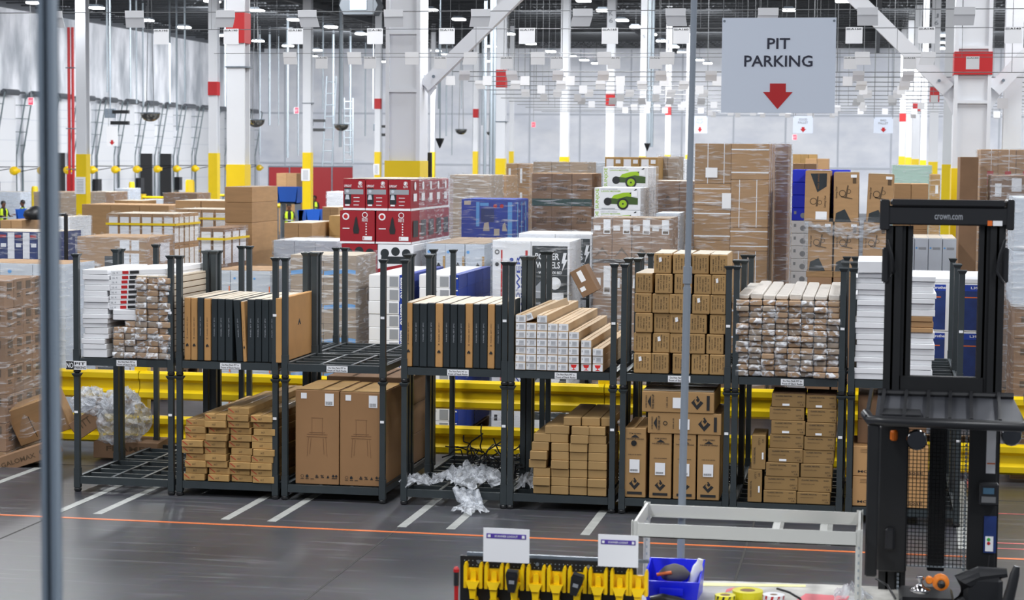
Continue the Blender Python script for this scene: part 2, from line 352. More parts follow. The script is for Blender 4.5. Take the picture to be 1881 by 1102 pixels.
WALLD = quilt_mat('insulated_liner_streaky', (170, 176, 184), (240, 242, 248), (1, .8, .35))
WALLF = quilt_mat('insulated_liner_quilted', (226, 230, 240), (244, 246, 252), (.5, .5, .9))
SEAM = mat('liner_seam', (200, 205, 214), .6)
DARKM = mat('dark_roof_deck', (30, 31, 34), .8, noise=.3, nscale=3, stretch=(.3, 3, 1)); JOIST = mat('roof_joist_steel', (50, 53, 57), .6)
S('wall_left', MB().box(XW-.4, XW, 60, YF+.4, 0, ZC), WALLD)
fw = S('wall_far', MB().box(XW-.4, 60, YF, YF+.4, 0, ZC), WALLF)
for i in range(27):
    x = XW+2+i*3.9; S('panel_seam', MB().box(x, x+.12, YF-.05, YF, 0, ZC-.6), SEAM, fw)
for z in (3.3, 7.2): S('panel_seam', MB().box(XW, 60, YF-.06, YF, z, z+.14), SEAM, fw)
ce = S('ceiling', MB().box(XW-.4, 60, -3, YF+.4, ZC, ZC+.3), DARKM)
for i in range(30):
    y = 92+i*1.95; mb = MB().box(XW, 60, y, y+.1, ZC-.08, ZC).box(XW, 60, y, y+.08, ZC-.62, ZC-.54)
    for k in range(int((60-XW)/1.2)): x = XW+k*1.2; mb.bar((x, y+.04, ZC-.58), (x+.6, y+.04, ZC-.04), .03, .03); mb.bar((x+.6, y+.04, ZC-.04), (x+1.2, y+.04, ZC-.58), .03, .03)
    S('roof_joist', mb, JOIST, ce)
for x in (-30, -15, 0, 15, 30, 45): S('roof_girder', MB().box(x, x+.25, 60, YF, ZC-.9, ZC-.05), JOIST, ce)
S('trim_1', MB().box(XW, XW+.35, 60, YF, 12.0, 12.6), mat('gutter_grey', (92, 96, 102), .6))
# dock doors along the left wall
DPANEL = mat('white_door_panel', (226, 228, 232), .5); DDARK = mat('dark_dock_opening', (26, 27, 30), .8); TRACK = mat('door_track_steel', (128, 140, 144), .45, metal=.4)
DH = mat('spring_shaft_steel', (96, 100, 106), .4, metal=.3)
opened = {3: 1, 7: 1, 8: 1, 12: 1}
for i in range(14):
    y = 99.0+i*3.66; n = 'door_%d' % (i+1); d = E(n, 'x', 'x', (XW, y, 0)); del d['label']; del d['category']; d['kind'] = 'structure'
    w = 2.6
    zb = 4.05 if i in opened else 0.0
    if zb: S('door_opening', MB().box(.01, .06, .2, w-.2, 0, 4.0), DDARK, d)  # flat slab with the gloom of the open doorway put into its colour
    S('door_panel', MB().box(.02, .14, 0, w, zb, 7.05).box(.14, .16, .1, w-.1, 4.0, 4.06), DPANEL, d)
    for k in range(1, 6):
        S('panel_joint', MB().box(.14, .155, 0, w, zb+(7-zb)*k/6, zb+(7-zb)*k/6+.03), SEAM, d)
    for s in (-.14, w+.06):
        mb = MB().bar((.12, s+.04, 0), (.12, s+.04, 3.9), .06, .09).bar((.14, s+.04, 3.9), (.75, s+.04, 7.3), .06, .07)
        for q in range(4): z = 4.4+q*.75; mb.bar((0, s+.04, z), (.2+.61*(z-3.9)/3.4, s+.04, z), .035, .035)
        S('door_track', mb, TRACK, d)
    S('spring_shaft', MB().tube([(.6, -.2, 7.32), (.6, w+.2, 7.32)], .07, 8).tube([(.6, .1, 7.32), (.6, 1.9, 7.32)], .17, 10), DH, d)
    if i == 13: continue
    lt = E('dock_light', 'yellow swing-arm dock light beside the %s loading door from the left' % ORD[i], 'lamp', (XW+.1, y+w+.45, 3.0))
    O('arm', MB().bar((0, 0, .2), (1.3, -.3, .2), .05, .05).bar((0, 0, -.1), (1.3, -.3, .12), .04, .04), BLACKS, lt)
    O('lamp_head', MB().lathe((1.55, -.35, 0), [(.08, -.24), (.22, -.17), (.25, .0), (.22, .12), (.08, .17)], 12, 'y').box(1.3, 1.8, -.3, -.1, -.1, .1), YELLOWP, lt)
    if i % 2 == 0:
        cb = E('dock_control_box', 'black dock control box with a yellow bumper beside the %s loading door' % ORD[i], 'control box', (XW+.1, y+w+.6, 1.5))
        O('housing', MB().box(0, .35, -.3, .3, 0, .9), BLACKR, cb); O('bumper', MB().box(0, .5, -.25, .25, -.7, -.15), YELLOWP, cb)
# floor markings
LINEW = mat('white_floor_paint', (158, 160, 157), .5, noise=.15, nscale=7); LINEO = mat('orange_floor_paint', (204, 112, 66), .5, noise=.1, nscale=7); LINER = mat('worn_red_floor_paint', (176, 96, 92), .6, noise=.2, nscale=5)
mk = S('trim_2', MB().box(-25, 20, 20.36, 20.43, 0, .003), LINEO)
for x in (-10.9, -10.37, -8.87, -8.40, -6.92, -6.39, -4.93, -4.39, -2.93, -2.4, -.93, -.4): S('floor_line', MB().box(x-.05, x+.05, 20.68, 23.6, 0, .003), LINEW, mk)
JOINTM = mat('concrete_joint', (58, 57, 56), .8)
for x in (-8.83, -4.95, -1.21, 2.6): S('floor_joint', MB().box(x-.012, x+.012, 5, 24, 0, .002), JOINTM, mk)
S('floor_joint', MB().box(-20, 15, 23.9, 23.92, 0, .002), JOINTM, mk)
a = flo(1760, 880); b_ = flo(1775, 1010); S('floor_line', MB().add([(a[0]-.08, a[1], .003), (b_[0]-.08, b_[1], .003), (b_[0]+.08, b_[1], .003), (a[0]+.08, a[1], .003)], [(0, 1, 2, 3)]), LINEW, mk)
S('floor_line', MB().add([(a[0]+.1, a[1], .003), (b_[0]+.12, b_[1], .003), (b_[0]+.2, b_[1], .003), (a[0]+.22, a[1], .003)], [(0, 1, 2, 3)]), LINER, mk)
for y in (23.0, 21.2, 20.9): S('floor_line', MB().box(1.35, 6, y, y+.05, 0, .003), LINER, mk)
# ---------------- stacking racks ----------------
RX0 = [-9.20, -7.93, -6.65, -5.23, -3.99, -2.71, -1.46, -.19]; RWID = 1.165; RDEP = 1.24; RY = [22.06, 23.46]; TH = 1.41
def make_rack(loc, label):
    r = E('stacking_rack', label, 'rack', loc, group=None); w, d = RWID, RDEP
    pm = MB().box(-.031, .031, -.031, .031, .04, 1.385).box(-.036, .036, -.036, .036, .05, .28)
    pm.add([(x*s, y*s, z) for s, z in ((.031, 1.365), (.05, 1.398), (.05, 1.408)) for x, y in ((-1, -1), (1, -1), (1, 1), (-1, 1))], [(i*4+k, i*4+(k+1) % 4, i*4+4+(k+1) % 4, i*4+4+k) for i in (0, 1) for k in range(4)] + [(8, 9, 10, 11)])
    pme = pm.mesh('post'); fme = MB().lathe((0, 0, 0), [(.03, 0), (.045, .012), (.045, .035), (.028, .05)], 10).mesh('foot')
    for x in (0, w):
        for y in (0, d):
            p = O('post', pme, SLATE, r, (x, y, 0)); O('foot', fme, BLACKS, p)
    O('front_beam', MB().box(.04, w-.04, -.03, .03, .095, .18), SLATE, r); O('rear_beam', MB().box(.04, w-.04, d-.03, d+.03, .095, .18), SLATE, r)
    for x in (0, w): O('side_beam', MB().box(x-.03, x+.03, .04, d-.04, .11, .182), SLATE, r)
    cb = MB().box(.04, w-.04, -.022, .022, .12, .176).mesh('cross_bar')
    for y in (.32, .62, .92): O('cross_bar', cb, SLATE, r, (0, y, 0))
    lb = MB().box(-.018, .018, .03, d-.03, .14, .184).mesh('deck_strip')
    for x in (.42, .79): O('deck_strip', lb, DECKTOP, r, (x, 0, 0))
    e = MB().box(-.014, .014, .04, d-.04, .183, .188).mesh('edge_strip')
    for x in (.02, w-.02): O('edge_strip', e, DECKTOP, r, (x, 0, 0))
    return r
proto = None
CON = ['long white and brown packs', 'black upright panel boxes', 'nothing on its upper deck', 'black and tan upright boxes', 'long boxes with white barcode ends', 'five columns of kraft cartons', 'plastic-sleeved brown packs', 'tall stacks of flat white boxes']
CONL = ['empty below the white boxes', 'holding long flat kraft cartons', 'holding two chair cartons', 'holding crumpled plastic', 'holding small plain kraft cartons', 'holding diamond-logo cartons', 'holding printed brown cartons behind the shelf', 'holding model cartons behind the lift truck']
for i, x in enumerate(RX0):
    for j, y in enumerate(RY):
        for t in (0, 1):
            where = ('front upper' if t else 'front lower') if j == 0 else ('rear upper' if t else 'rear lower')
            lab = '%s dark grey stacking rack, %s' % (where, ('with ' + CON[i]) if t else CONL[i])
            if proto is None: proto = make_rack((x, y, 0), lab); r = proto
            else: r = dup(proto, (x, y, TH*t), None, lab)
for i, x in enumerate(RX0):     # post stickers and the notice plates on the front beams
    s = E('notice_plate', 'white notice plate on the rack beam under %s' % CON[i], 'sign', (x+.63 if i != 6 else x+.63, 22.025, TH+.135)) if i < 7 else None
    if s:
        O('plate', MB().box(-.125, .125, -.004, 0, -.035, .035), PAPER, s)
        mb = MB(); face_items(mb, Vector((-.125, -.0042, -.035)), Vector((.25, 0, 0)), Vector((0, 0, .07)), [('t', .5, .7, .82, .3, 'Do Not Park PIT in'), ('t', .5, .27, .9, .3, 'Front of Stack Racks')]); O('lettering', mb, INK, s)
    for z in (.95, 2.15):
        for px in ((x+RWID,) if i else (x+RWID, x)):
            if z > 2 and px == x: continue
            T(O('rack_sticker', MB().box(-.022, .022, -.002, 0, -.014, .014), PAPER, None, (px, 22.02, z)), 'small white sticker, %s post of rack %s' % (('upper' if z > 2 else 'lower') + (' right' if px != x else ' left'), 'with '+CON[i] if z > 2 else CONL[i]), 'sticker')
sg = E('parking_sign', 'black and white NO PIT PARKING sign on the first rack corner', 'sign', (*[at(140, 671, 22.0)[0], 22.0], at(140, 671, 22.0)[1]))
O('plate', MB().box(-.128, .128, -.006, 0, -.052, .052), PAPER, sg)
mb = MB(); face_items(mb, Vector((-.128, -.007, -.052)), Vector((.256, 0, 0)), Vector((0, 0, .104)), [('r', .02, .04, .40, .96), ('t', .7, .72, .5, .3, 'PIT'), ('t', .70, .28, .56, .3, 'PARKING')]); O('printing', mb, INK, sg)
mb = MB(); face_items(mb, Vector((-.128, -.0095, -.052)), Vector((.256, 0, 0)), Vector((0, 0, .104)), [('t', .21, .5, .33, .62, 'NO')]); O('lettering', mb, PAPER, sg)
# ---------------- yellow guard rail behind the racks ----------------
gr = E('guard_rail', 'yellow double guard rail running behind the stacking racks', 'guard rail', (-2, 25.3, 0))
def wave(x0, x1, z0, z1):
    p = [(0, z0), (-.05, z0+.03), (-.05, z0+.1), (0, z0+.14), (0, (z0+z1)/2-.01), (0, z1-.14), (-.05, z1-.1), (-.05, z1-.03), (0, z1)]
    n = len(p); vs = [(x, y, z) for x in (x0, x1) for y, z in p]; vs += [(x, y+.05, z) for x in (x0, x1) for y, z in p]; 
    fs = [(i, i+1, n+i+1, n+i) for i in range(n-1)] + [(2*n+i, 3*n+i, 3*n+i+1, 2*n+i+1) for i in range(n-1)] + [(n-1, 3*n-1, 4*n-1, 2*n-1), (0, n, 3*n, 2*n)]
    return MB().add(vs, fs)
gx = [-11.8, -10.0, -8.05-1.45, -6.3, -3.15, 0.0, 3.15, 6.3]
gx = [-12.6, -9.66, -6.5, -3.35, -.2, 2.95, 6.1]
for x in gx:
    p = O('post', MB().box(-.09, .09, -.01, .12, 0, 1.16), YELLOW, gr, (x+2, .05, 0)); O('base_plate', MB().box(-.15, .15, -.1, .2, 0, .02), YELLOW, p)
    O('bolt', MB().lathe((0, -.012, .95), [(.016, 0), (.016, .012)], 8, 'y').lathe((0, -.012, .8), [(.016, 0), (.016, .012)], 8, 'y'), BLACKS, p)
for a, b in zip(gx, gx[1:]):
    for z0, z1 in ((.70, 1.08), (.1, .48)): O('rail', wave(a+2.005, b+1.995, z0, z1), YELLOW, gr)
# ---------------- goods on the racks ----------------
D0, D1 = .182+0.007, TH+.182+.007          # deck heights
YFR = 22.03
def X(px, z, Y=YFR): return at(px, 600 if z > 1.4 else 830, Y)[0]
# rack 1 upper: flat white boxes on the left
def Zp(py, px=600, Y=YFR): return at(px, py, Y)[1]
R1 = 'rack next to the NO PIT PARKING sign'
ys = [661, 650, 638, 628, 617, 606, 596, 585, 577, 566, 556, 545, 534, 523, 513, 505, 497]
z = D1; hts = [.098, .062, .062, .055, .074, .05, .06, .055, .062, .075, .07, .066, .068, .06, .06, .06]
xa = X(147, 2)
for k, h in enumerate(hts):
    dx = rnd.uniform(-.02, .02); w = rnd.uniform(.29, .34)
    carton(xa+dx+.03, xa+dx+.03+w, YFR+rnd.uniform(0, .05), YFR+1.35, z, z+h-.003, WHITEB, 'flat white box, %s from the bottom in the pile above the parking sign' % ORD[k], group='flat white boxes by the parking sign', name='flat_box', rot=(0, rnd.uniform(-.012, .0), rnd.uniform(-.02, .02)), bev=.004, key='fw')
    z += h
x0 = xa+.37; brown_rows = 6; bh = .0735
z = D1+brown_rows*bh+.01
for k in range(2):
    carton(x0+.02, x0+.33, YFR+.02, YFR+1.3, z, z+.058, WHITEB, 'plain white box, %s of two under the red-labelled white boxes' % ORD[k], name='flat_box', rot=(0, .01*k, .02), bev=.004); z += .06
for k in range(8):
    q8 = 1 if k < 6 else .55
    o = carton(x0-.03+.004*k, x0+(.345 if k < 6 else .66)+.003*k, YFR+.05, YFR+1.45, z, z+.058, WHITEB, 'white box with red and black print, %s from the bottom of the leaning pile' % ORD[k], name='printed_flat_box', rot=(0, -.05, 0), bev=.004, group='red-labelled white boxes',
        spec=[('F', 'red_label', REDP, [('r', .38*q8, .2, .58*q8, .8)]), ('F', 'black_label', INK, [('r', .63*q8, .2, .93*q8, .8)]), ('F', 'lettering', PAPERG, [('t', .15*q8, .5, .16*q8, .4, '16  4')])], key='redw%d' % (k > 5)); z += .0595
def sleeved(x0, x1, y0, y1, z0, z1, label, group, side=False):
    """brown pack in a clear plastic sleeve whose crimped end sticks out"""
    w, h = x1-x0, z1-z0; o = carton(x0+.004, x1-.004, y0, y1, z0+.003, z1-.003, KRAFTG if rnd.random() < .35 else KRAFT, label, 'package', group, 'sleeved_package', bev=.008)
    if side: decor(o, w, y1-y0, h, [('R', 'side_wrap', BEIGE, [('r', .01, .08, .99, .92)])])
    v = int(rnd.random()*4); k = ('slv', round(w, 2), round(h, 2), v); me = _cm.get(k)
    if me is None:
        r = random.Random(v*7+1); mb = MB(); n, mrow = 7, 5; vs = []
        for j in range(mrow):
            for i in range(n):
                u, t = i/(n-1)-.5, j/(mrow-1); edge = (abs(u) > .45) or j in (0, mrow-1)
                vs.append((u*w*1.02, (0 if edge else -r.uniform(.004, .03)), t*h + (0 if edge else r.uniform(-.006, .006))))
        mb.add(vs, [(j*n+i, j*n+i+1, (j+1)*n+i+1, (j+1)*n+i) for j in range(mrow-1) for i in range(n-1)])
        if v == 3: mb.add([(w*.4, -.004, h*.3), (w*.62, -.05, h*.1), (w*.6, -.05, h*.7), (w*.4, -.004, h*.9)], [(0, 1, 2, 3)])
        me = mb.mesh('plastic_sleeve'); me.materials.append(BAGF); me.polygons.foreach_set('use_smooth', [True]*len(me.polygons)); _cm[k] = me
    O('plastic_sleeve', me, BAGF, o, (0, -(y1-y0)/2-.003, 0))
    return o
cx = [X(p, 2) for p in (207, 228, 249, 270, 291, 314)]
for i in range(5):
    n = 6 if i < 2 else 13; hh = bh
    for k in range(n - (1 if i == 0 else 0)):
        sleeved(cx[i], cx[i+1]-.002, YFR+rnd.uniform(-.02, .03), YFR+1.32, D1+k*hh, D1+(k+1)*hh, 'plastic-sleeved brown package, %s up in %s column beside flat white boxes' % (ORD[k], ORD[i]), 'sleeved packages on the first rack', i == 4)
for i in range(3):
    for k in range(1):
        carton(cx[2+i]+.006, cx[3+i]-.004, YFR+.02, YFR+1.32, D1+13*bh, D1+13*bh+.02, BEIGE, 'white-wrapped long top pack, %s across the top of the sleeved packages' % ORD[i], 'package', name='long_package')
# racks 2 and 4 upper: upright panel boxes
def spine(x0, x1, tan, h, label, rz=0, ry=0, dep=1.3, long=False, z=D1):
    sp = [('F', 'lettering', INKB if tan else PAPERG, [('t', .5, .55, .16, .30, 'PANEL SET 2PC', 90)])]
    if tan: sp.append(('F', 'logo', INK, [('p', [(.25, .24), (.5, .275), (.75, .24), (.62, .215), (.5, .235), (.38, .215)]), ('t', .5, .36, .2, .03, 'H')]))
    sp.append(('T', 'top_panel', BEIGE, [('r', .02, .005, .98, .995)]))
    return carton(x0, x1, YFR+rnd.uniform(0, .03), YFR+dep, z, z+h, TAN if tan else BLACKB, label, 'box', 'upright panel boxes', 'panel_box', rot=(0, ry, rz), spec=sp, key='sp%d' % tan, bev=.006)
seq = [(337, 348, 1), (349.5, 361, 1), (362.5, 373, 0), (374.5, 386, 1), (387.5, 398, 0), (399.5, 411.5, 0), (412.5, 425.5, 0), (453.5, 466, 0), (467, 478.5, 0), (479.5, 492, 0), (493, 505, 0)]
h2 = Zp(549, 420)-D1
for k, (a, b, t) in enumerate(seq):
    spine(X(a, 2), X(b, 2), t, h2+rnd.uniform(-.01, .01), '%s upright panel box, %s from the left beside the white and brown packs' % ('tan' if t else 'black', ORD[k]))
spine(X(434, 2), X(446, 2), 0, h2-.01, 'black upright panel box leaning left, with a gap beside it', ry=-.06)
spine(X(447, 2), X(452.5, 2), 1, h2-.03, 'tan panel box wedged behind the leaning black one', ry=-.045)
o = carton(X(507, 2), X(514.5, 2)+.02, YFR-.01, YFR+1.36, D1, D1+h2+.02, TAN, 'large tan panel box showing its broad side beside the empty upper rack', 'box', name='panel_box',
    spec=[('R', 'logo', INK, [('p', [(.48, .52), (.53, .62), (.58, .52), (.555, .52), (.53, .57), (.505, .52)])])], key='big')
seq = '1000100010010'; px = [743, 757, 770, 784, 799, 813, 826, 840, 854, 868, 881, 895, 908.5, 921]; h4 = Zp(558, 830)-D1
for k, t in enumerate(seq):
    spine(X(px[k], 2)+.003, X(px[k+1], 2)-.003, int(t), h4+rnd.uniform(-.008, .008), '%s upright panel box, %s from the left beside the empty rack' % ('tan' if t == '1' else 'black', ORD[k]), dep=1.25)
# rack 2 lower: long flat cartons
cx = [X(p, 0) for p in (337, 379, 421, 463, 505)]; tops = [775, 762, 748, 733]; counts = [9, 10, 11, 12]
for i in range(4):
    n = [9, 10, 11, 10][i]; hh = .0795
    for k in range(n):
        dx = rnd.uniform(-.025, .02) - (.0 if i else .0); dy = rnd.uniform(-.04, .04)
        carton(cx[i]+dx+.004, cx[i]+dx+.004+.255, YFR+dy, YFR+dy+2.35, D0+k*hh, D0+(k+1)*hh-.003, KRAFT2, 'long flat golden carton, %s up in %s column under the black panel boxes' % (ORD[k], ORD[i]), 'box', 'long flat golden cartons', 'long_carton',
               spec=[('F', 'lettering', INKB, [('t', .45, .45, .16, .3, 'H17')]), ('F', 'strap', REDP, [('p', [(.03, .85), (.05, .92), (.3, .3), (.28, .24)])])] if rnd.random() < .7 else [('F', 'lettering', INKB, [('t', .45, .45, .16, .3, 'H17')])], key=None, tape=1 if k == n-1 else False, bev=.004)
# rack 3 lower: chair cartons
def chair_items():
    L = []
    def ln(x0, y0, x1, y1, w=.006):
        dx, dy = x1-x0, y1-y0; q = math.hypot(dx, dy*1.7); nx, ny = -dy/q*w, dx/q*w*.5; nx = max(abs(nx), .003) ; L.append(('p', [(x0-nx, y0-ny), (x1-nx, y1-ny), (x1+nx, y1+ny), (x0+nx, y0+ny)]))
    for a in ((.38, .70, .38, .53), (.62, .70, .62, .53), (.30, .50, .27, .30), (.70, .50, .73, .30), (.36, .49, .33, .32), (.64, .49, .66, .32)): ln(*a)
    for a in ((.36, .705, .64, .705), (.26, .53, .74, .53), (.26, .505, .74, .505), (.32, .55, .68, .55)): L.append(('r', a[0], a[1], a[2], a[1]+.004))
    return L
icons = [('r', .12+.115*k, .055, .12+.115*k+.075, .06) for k in range(3)] + [('o', .16, .085, .035, .028), ('p', [(.24, .07), (.3, .07), (.3, .09), (.27, .105), (.24, .09)]), ('t', .50, .085, .08, .035, '&'), ('t', .62, .085, .08, .035, '%'), ('p', [(.72, .07), (.78, .07), (.75, .10)]), ('r', .84, .065, .96, .072), ('p', [(.85, .08), (.89, .08), (.89, .09), (.905, .09), (.87, .11), (.835, .09), (.85, .09)]), ('p', [(.92, .08), (.96, .08), (.96, .09), (.975, .09), (.94, .11), (.905, .09), (.92, .09)])]
for k, (a, b) in enumerate(((540, 620), (622, 700))):
    zt = Zp(718+4*k, (a+b)/2)
    carton(X(a, 0), X(b, 0), YFR+.06, YFR+1.05, D0, zt, KRAFTD if False else mat('ochre_board', (152, 114, 76), .7, noise=.06, nscale=3), 'tall brown carton with a printed dining chair outline, %s of the pair' % ('left', 'right')[k], 'box', 'chair cartons', 'chair_carton',
           spec=[('F', 'chair_drawing', PALEINK, chair_items()), ('F', 'icons', INK, icons), ('F', 'shipping_label', PAPER, [('r', .68, .84, .88, .97), ('r', .13, .91, .26, .97)]), ('F', 'barcode', INK, [('r', .70+.02*q, .85, .708+.02*q, .885) for q in range(8)]), ('T', 'tape', TAPE, [('r', 0, .46, 1, .54)]), ('T', 'top_panel', KRAFT2, [('r', .01, .01, .99, .99)])], key='chair')
# rack 3 lower rear: darker cartons whose side shows behind the chair cartons
for k in range(3):
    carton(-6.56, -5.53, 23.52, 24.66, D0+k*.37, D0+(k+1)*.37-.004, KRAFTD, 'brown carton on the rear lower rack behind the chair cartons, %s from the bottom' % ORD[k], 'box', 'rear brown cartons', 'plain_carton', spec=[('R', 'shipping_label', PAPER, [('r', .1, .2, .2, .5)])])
# rack 4 lower: crumpled plastic and black wires
def crumple(name, label, cat, c, size, seed, m=FILMC, n=26, loc=None):
    r = random.Random(seed); vs = []; fs = []; nn = n
    for j in range(nn+1):
        for i in range(nn+1):
            u, v = i/nn-.5, j/nn-.5; rr = max(0, 1-(u*u+v*v)*2.6)
            fold = math.sin(u*17+seed)*math.cos(v*13-seed*2)*.5+math.sin((u+v)*29+seed)*.3
            vs.append(((u+r.uniform(-.025, .025))*size[0], (v+r.uniform(-.025, .025))*size[1], max(.004, size[2]*rr*(.55+.35*fold+r.uniform(-.14, .14)))))
    for j in range(nn):
        for i in range(nn):
            u, v = (i+.5)/nn-.5, (j+.5)/nn-.5; lim = .46+.06*math.sin(math.atan2(v, u)*5+seed)
            if math.hypot(u, v) < lim: fs.append((j*nn+j+i, j*nn+j+i+1, (j+1)*(nn+1)+i+1, (j+1)*(nn+1)+i))
    o = O(name, MB().add(vs, fs), m, None, c, smooth=True); T(o, label, cat); return o
crumple('plastic_wrap', 'big crumpled clear plastic heap in the lower rack under the upright boxes', 'plastic wrap', (-4.50, 22.35, D0), (.95, .9, .36), 3)
crumple('plastic_wrap', 'small scrap of crumpled plastic at the corner of the crumpled-plastic rack', 'plastic wrap', (-5.12, 22.25, D0+.0), (.42, .5, .22), 5, n=16)
crumple('plastic_wrap', 'dangling twist of plastic lying on the floor line before the rack', 'plastic wrap', (-4.38, 21.70, .004), (.42, .5, .16), 9, n=14)
vs = []; mbx = MB()
for k in range(4):
    a = .12*k; mbx.tube([(-4.62+a*.7, 22.02-.02*k, D0+.03), (-4.55+a*.6, 21.93, .12), (-4.42+a*.4, 21.80, .06)], [.04, .05, .03], 6)
T(O('plastic_wrap', mbx, FILMC, smooth=True), 'plastic strands hanging over the rack beam to the floor', 'plastic wrap')
crumple('plastic_wrap', 'grey plastic scrap beside the small kraft cartons on the lower rack', 'plastic wrap', (-3.83, 22.55, D0), (.34, 1.0, .24), 12, n=16)
r = random.Random(4); mb = MB()
for k in range(46):
    x, y, z = -4.75+r.random()*.75, 22.85+r.random()*.5, D0+.1+r.random()*.2; pts = []
    p = Vector((x, y, z)); d = Vector((r.uniform(-1, 1), r.uniform(-.5, .5), r.uniform(-.2, .9)))
    for q in range(5): pts.append(tuple(p)); d += Vector((r.uniform(-.7, .7), r.uniform(-.3, .3), r.uniform(-.8, .3))); p = p + d.normalized()*.09; p.z = max(D0+.012, p.z); p.x = min(max(p.x, -5.1), -4.1)
    mb.tube(pts, .009, 5)
o = T(O('wire_tangle', mb, BLACKR), 'tangle of black wires behind the crumpled plastic heap', 'wires'); o['kind'] = 'stuff'
# rack 5 upper: long boxes with barcode ends
cn = [8, 8, 8, 7, 6, 5, 3]; w5 = .1215; h5 = .0895; x5 = X(947, 2)
LB = mat('pale_kraft_board', (184, 158, 124), .7, noise=.06, nscale=3, var=.06)
for k, n in enumerate(cn):
    for i in range(n):
        if k == 6 and i == 1: continue
        xx = x5+i*w5+(.03 if i == 7 else (.02 if i == 6 else 0)); red = (k == 0 and i >= 5)
        sp = [('F', 'end_label', WHITEB, [('r', .03, .05, .97, .95)])]
        if red: sp.append(('F', 'fragile_mark', mat('bright_red_print', (224, 40, 36), .5), [('p', [(.2, .85), (.8, .85), (.7, .48), (.54, .42), (.54, .25), (.74, .14), (.26, .14), (.46, .25), (.46, .42), (.3, .48)])]))
        else: sp.append(('F', 'barcode', PAPERG, [('r', .36+.05*q, .3, .38+.05*q, .75) for q in range(9)] + [('r', .08, .5, .2, .56), ('r', .08, .62, .2, .68), ('r', .3, .2, .82, .24)]))
        carton(xx+.002, xx+w5-.002, YFR+rnd.uniform(-.012, .012), YFR+2.4, D1+k*h5, D1+(k+1)*h5-.002, LB, 'long slim box, white %s end, %s from left in %s row up' % ('red-glass' if red else 'barcode', ORD[i], ORD[k]), 'box', 'long slim boxes with white ends', 'slim_box', spec=sp, key='slim%d' % red, bev=.003, tape=1 if (i == n-1 or k > 4) else False)
carton(x5+.16, x5+.16+w5, YFR+.02, YFR+1.75, D1+6*h5+.045, D1+7*h5+.04, LB, 'long slim box lying askew on top of the barcode-end boxes', 'box', name='slim_box', rot=(.03, -.35, -.09), bev=.003, spec=[('F', 'end_label', PAPER, [('r', .05, .06, .95, .94)]), ('F', 'barcode', PAPERG, [('r', .45+.05*q, .3, .48+.05*q, .75) for q in range(8)])])
# rack 5 lower: small plain cartons
BR5 = mat('mustard_kraft_board', (166, 134, 86), .65, noise=.08, nscale=4, var=.08)
px5 = [(979, 1011), (1012, 1045), (1046, 1079), (1080, 1115)]
for i, (a, b) in enumerate(px5):
    n = [7, 8, 8, 8][i]; hh = .0985
    for k in range(n):
        s = 0
        if i == 0: s = {3: -.05, 4: -.035, 5: -.02, 6: .0}.get(k, 0)
        elif k > 5: s = .01*(k-5)*(-1)**i
        if i == 1 and k == 7: s = .0
        carton(X(a, 0)+s+.003, X(b, 0)+s-.003, YFR+rnd.uniform(-.02, .03), YFR+1.1, D0+k*hh, D0+(k+1)*hh-.003, BR5, 'small plain kraft carton, %s up in the %s column under the barcode boxes' % (ORD[k], ORD[i]), 'box', 'small plain kraft cartons', 'small_carton', bev=.005)
carton(X(1000, 0), X(1033, 0), YFR+.02, YFR+1.1, D0+7*.0985, D0+7.9*.0985, BR5, 'small plain kraft carton perched on the first column of its rack', 'box', name='small_carton', bev=.005)
for k, (a, b) in enumerate(((1034, 1066), (1067, 1101), (1102, 1124))):
    carton(X(a, 0), X(b, 0)-.004, YFR+.03+.02*k, YFR+1.3, D0+8*.0985, D0+8.95*.0985, BR5, 'small plain kraft carton, %s of three in the top row' % ('left', 'middle', 'right')[k], 'box', 'small plain kraft cartons', 'small_carton', bev=.005)
# rack 6 upper: kraft cartons with vertical print
BR6 = mat('ochre_kraft_board', (164, 130, 82), .65, noise=.10, nscale=3, var=.10)
rows = [[247, 375, 520, 652, 775], [247, 372, 500, 620, 748], [250, 380, 495, 628, 775], [245, 372, 495, 650, 777], [255, 388, 520, 658, 788], [375, 510, 645, 770]]
zz = [930, 786, 646, 508, 370, 230, 90]
z6 = [Zp(430+q/3.8, 1240) for q in zz]; z6 = [D1 + (z6[i]-z6[0]) for i in range(7)]
w6 = .193
for k, row in enumerate(rows):
    for i, q in enumerate(row):
        xx = at(1100+q/3.8, 560, YFR)[0]; j = rnd.uniform(0, .04)
        vert = [('t', .18+.16*t, rnd.uniform(.45, .6), .075, rnd.uniform(.5, .75), s, 90) for t, s in enumerate(('C/NO 12 MADE', 'QTY 6 PCS', 'ITEM NO 2205', 'N.W. 12 KGS', 'G.W. 14'))]
        sp = [('F', 'lettering', mat('dark_brown_ink', (58, 46, 32), .7), vert)]
        if (k*7+i*3) % 5 == 0: sp.append(('F', 'sticker', PAPER, [('p', [(.3, .58), (.46, .62), (.42, .84), (.27, .8)])]))
        carton(xx, min(xx+w6, -1.572), YFR+j, YFR+j+.95, z6[k], z6[k+1]-.004, BR6, 'ochre kraft carton, %s from the left in %s row up of the tall stack' % (ORD[i], ORD[k]), 'box', 'ochre kraft cartons', 'ochre_carton', rot=(0, 0, rnd.uniform(-.02, .02)), spec=sp, tape=1 if k == 5 else False, top=BEIGE if (k == 5 or (k == 4 and i == 0)) else None, bev=.008)
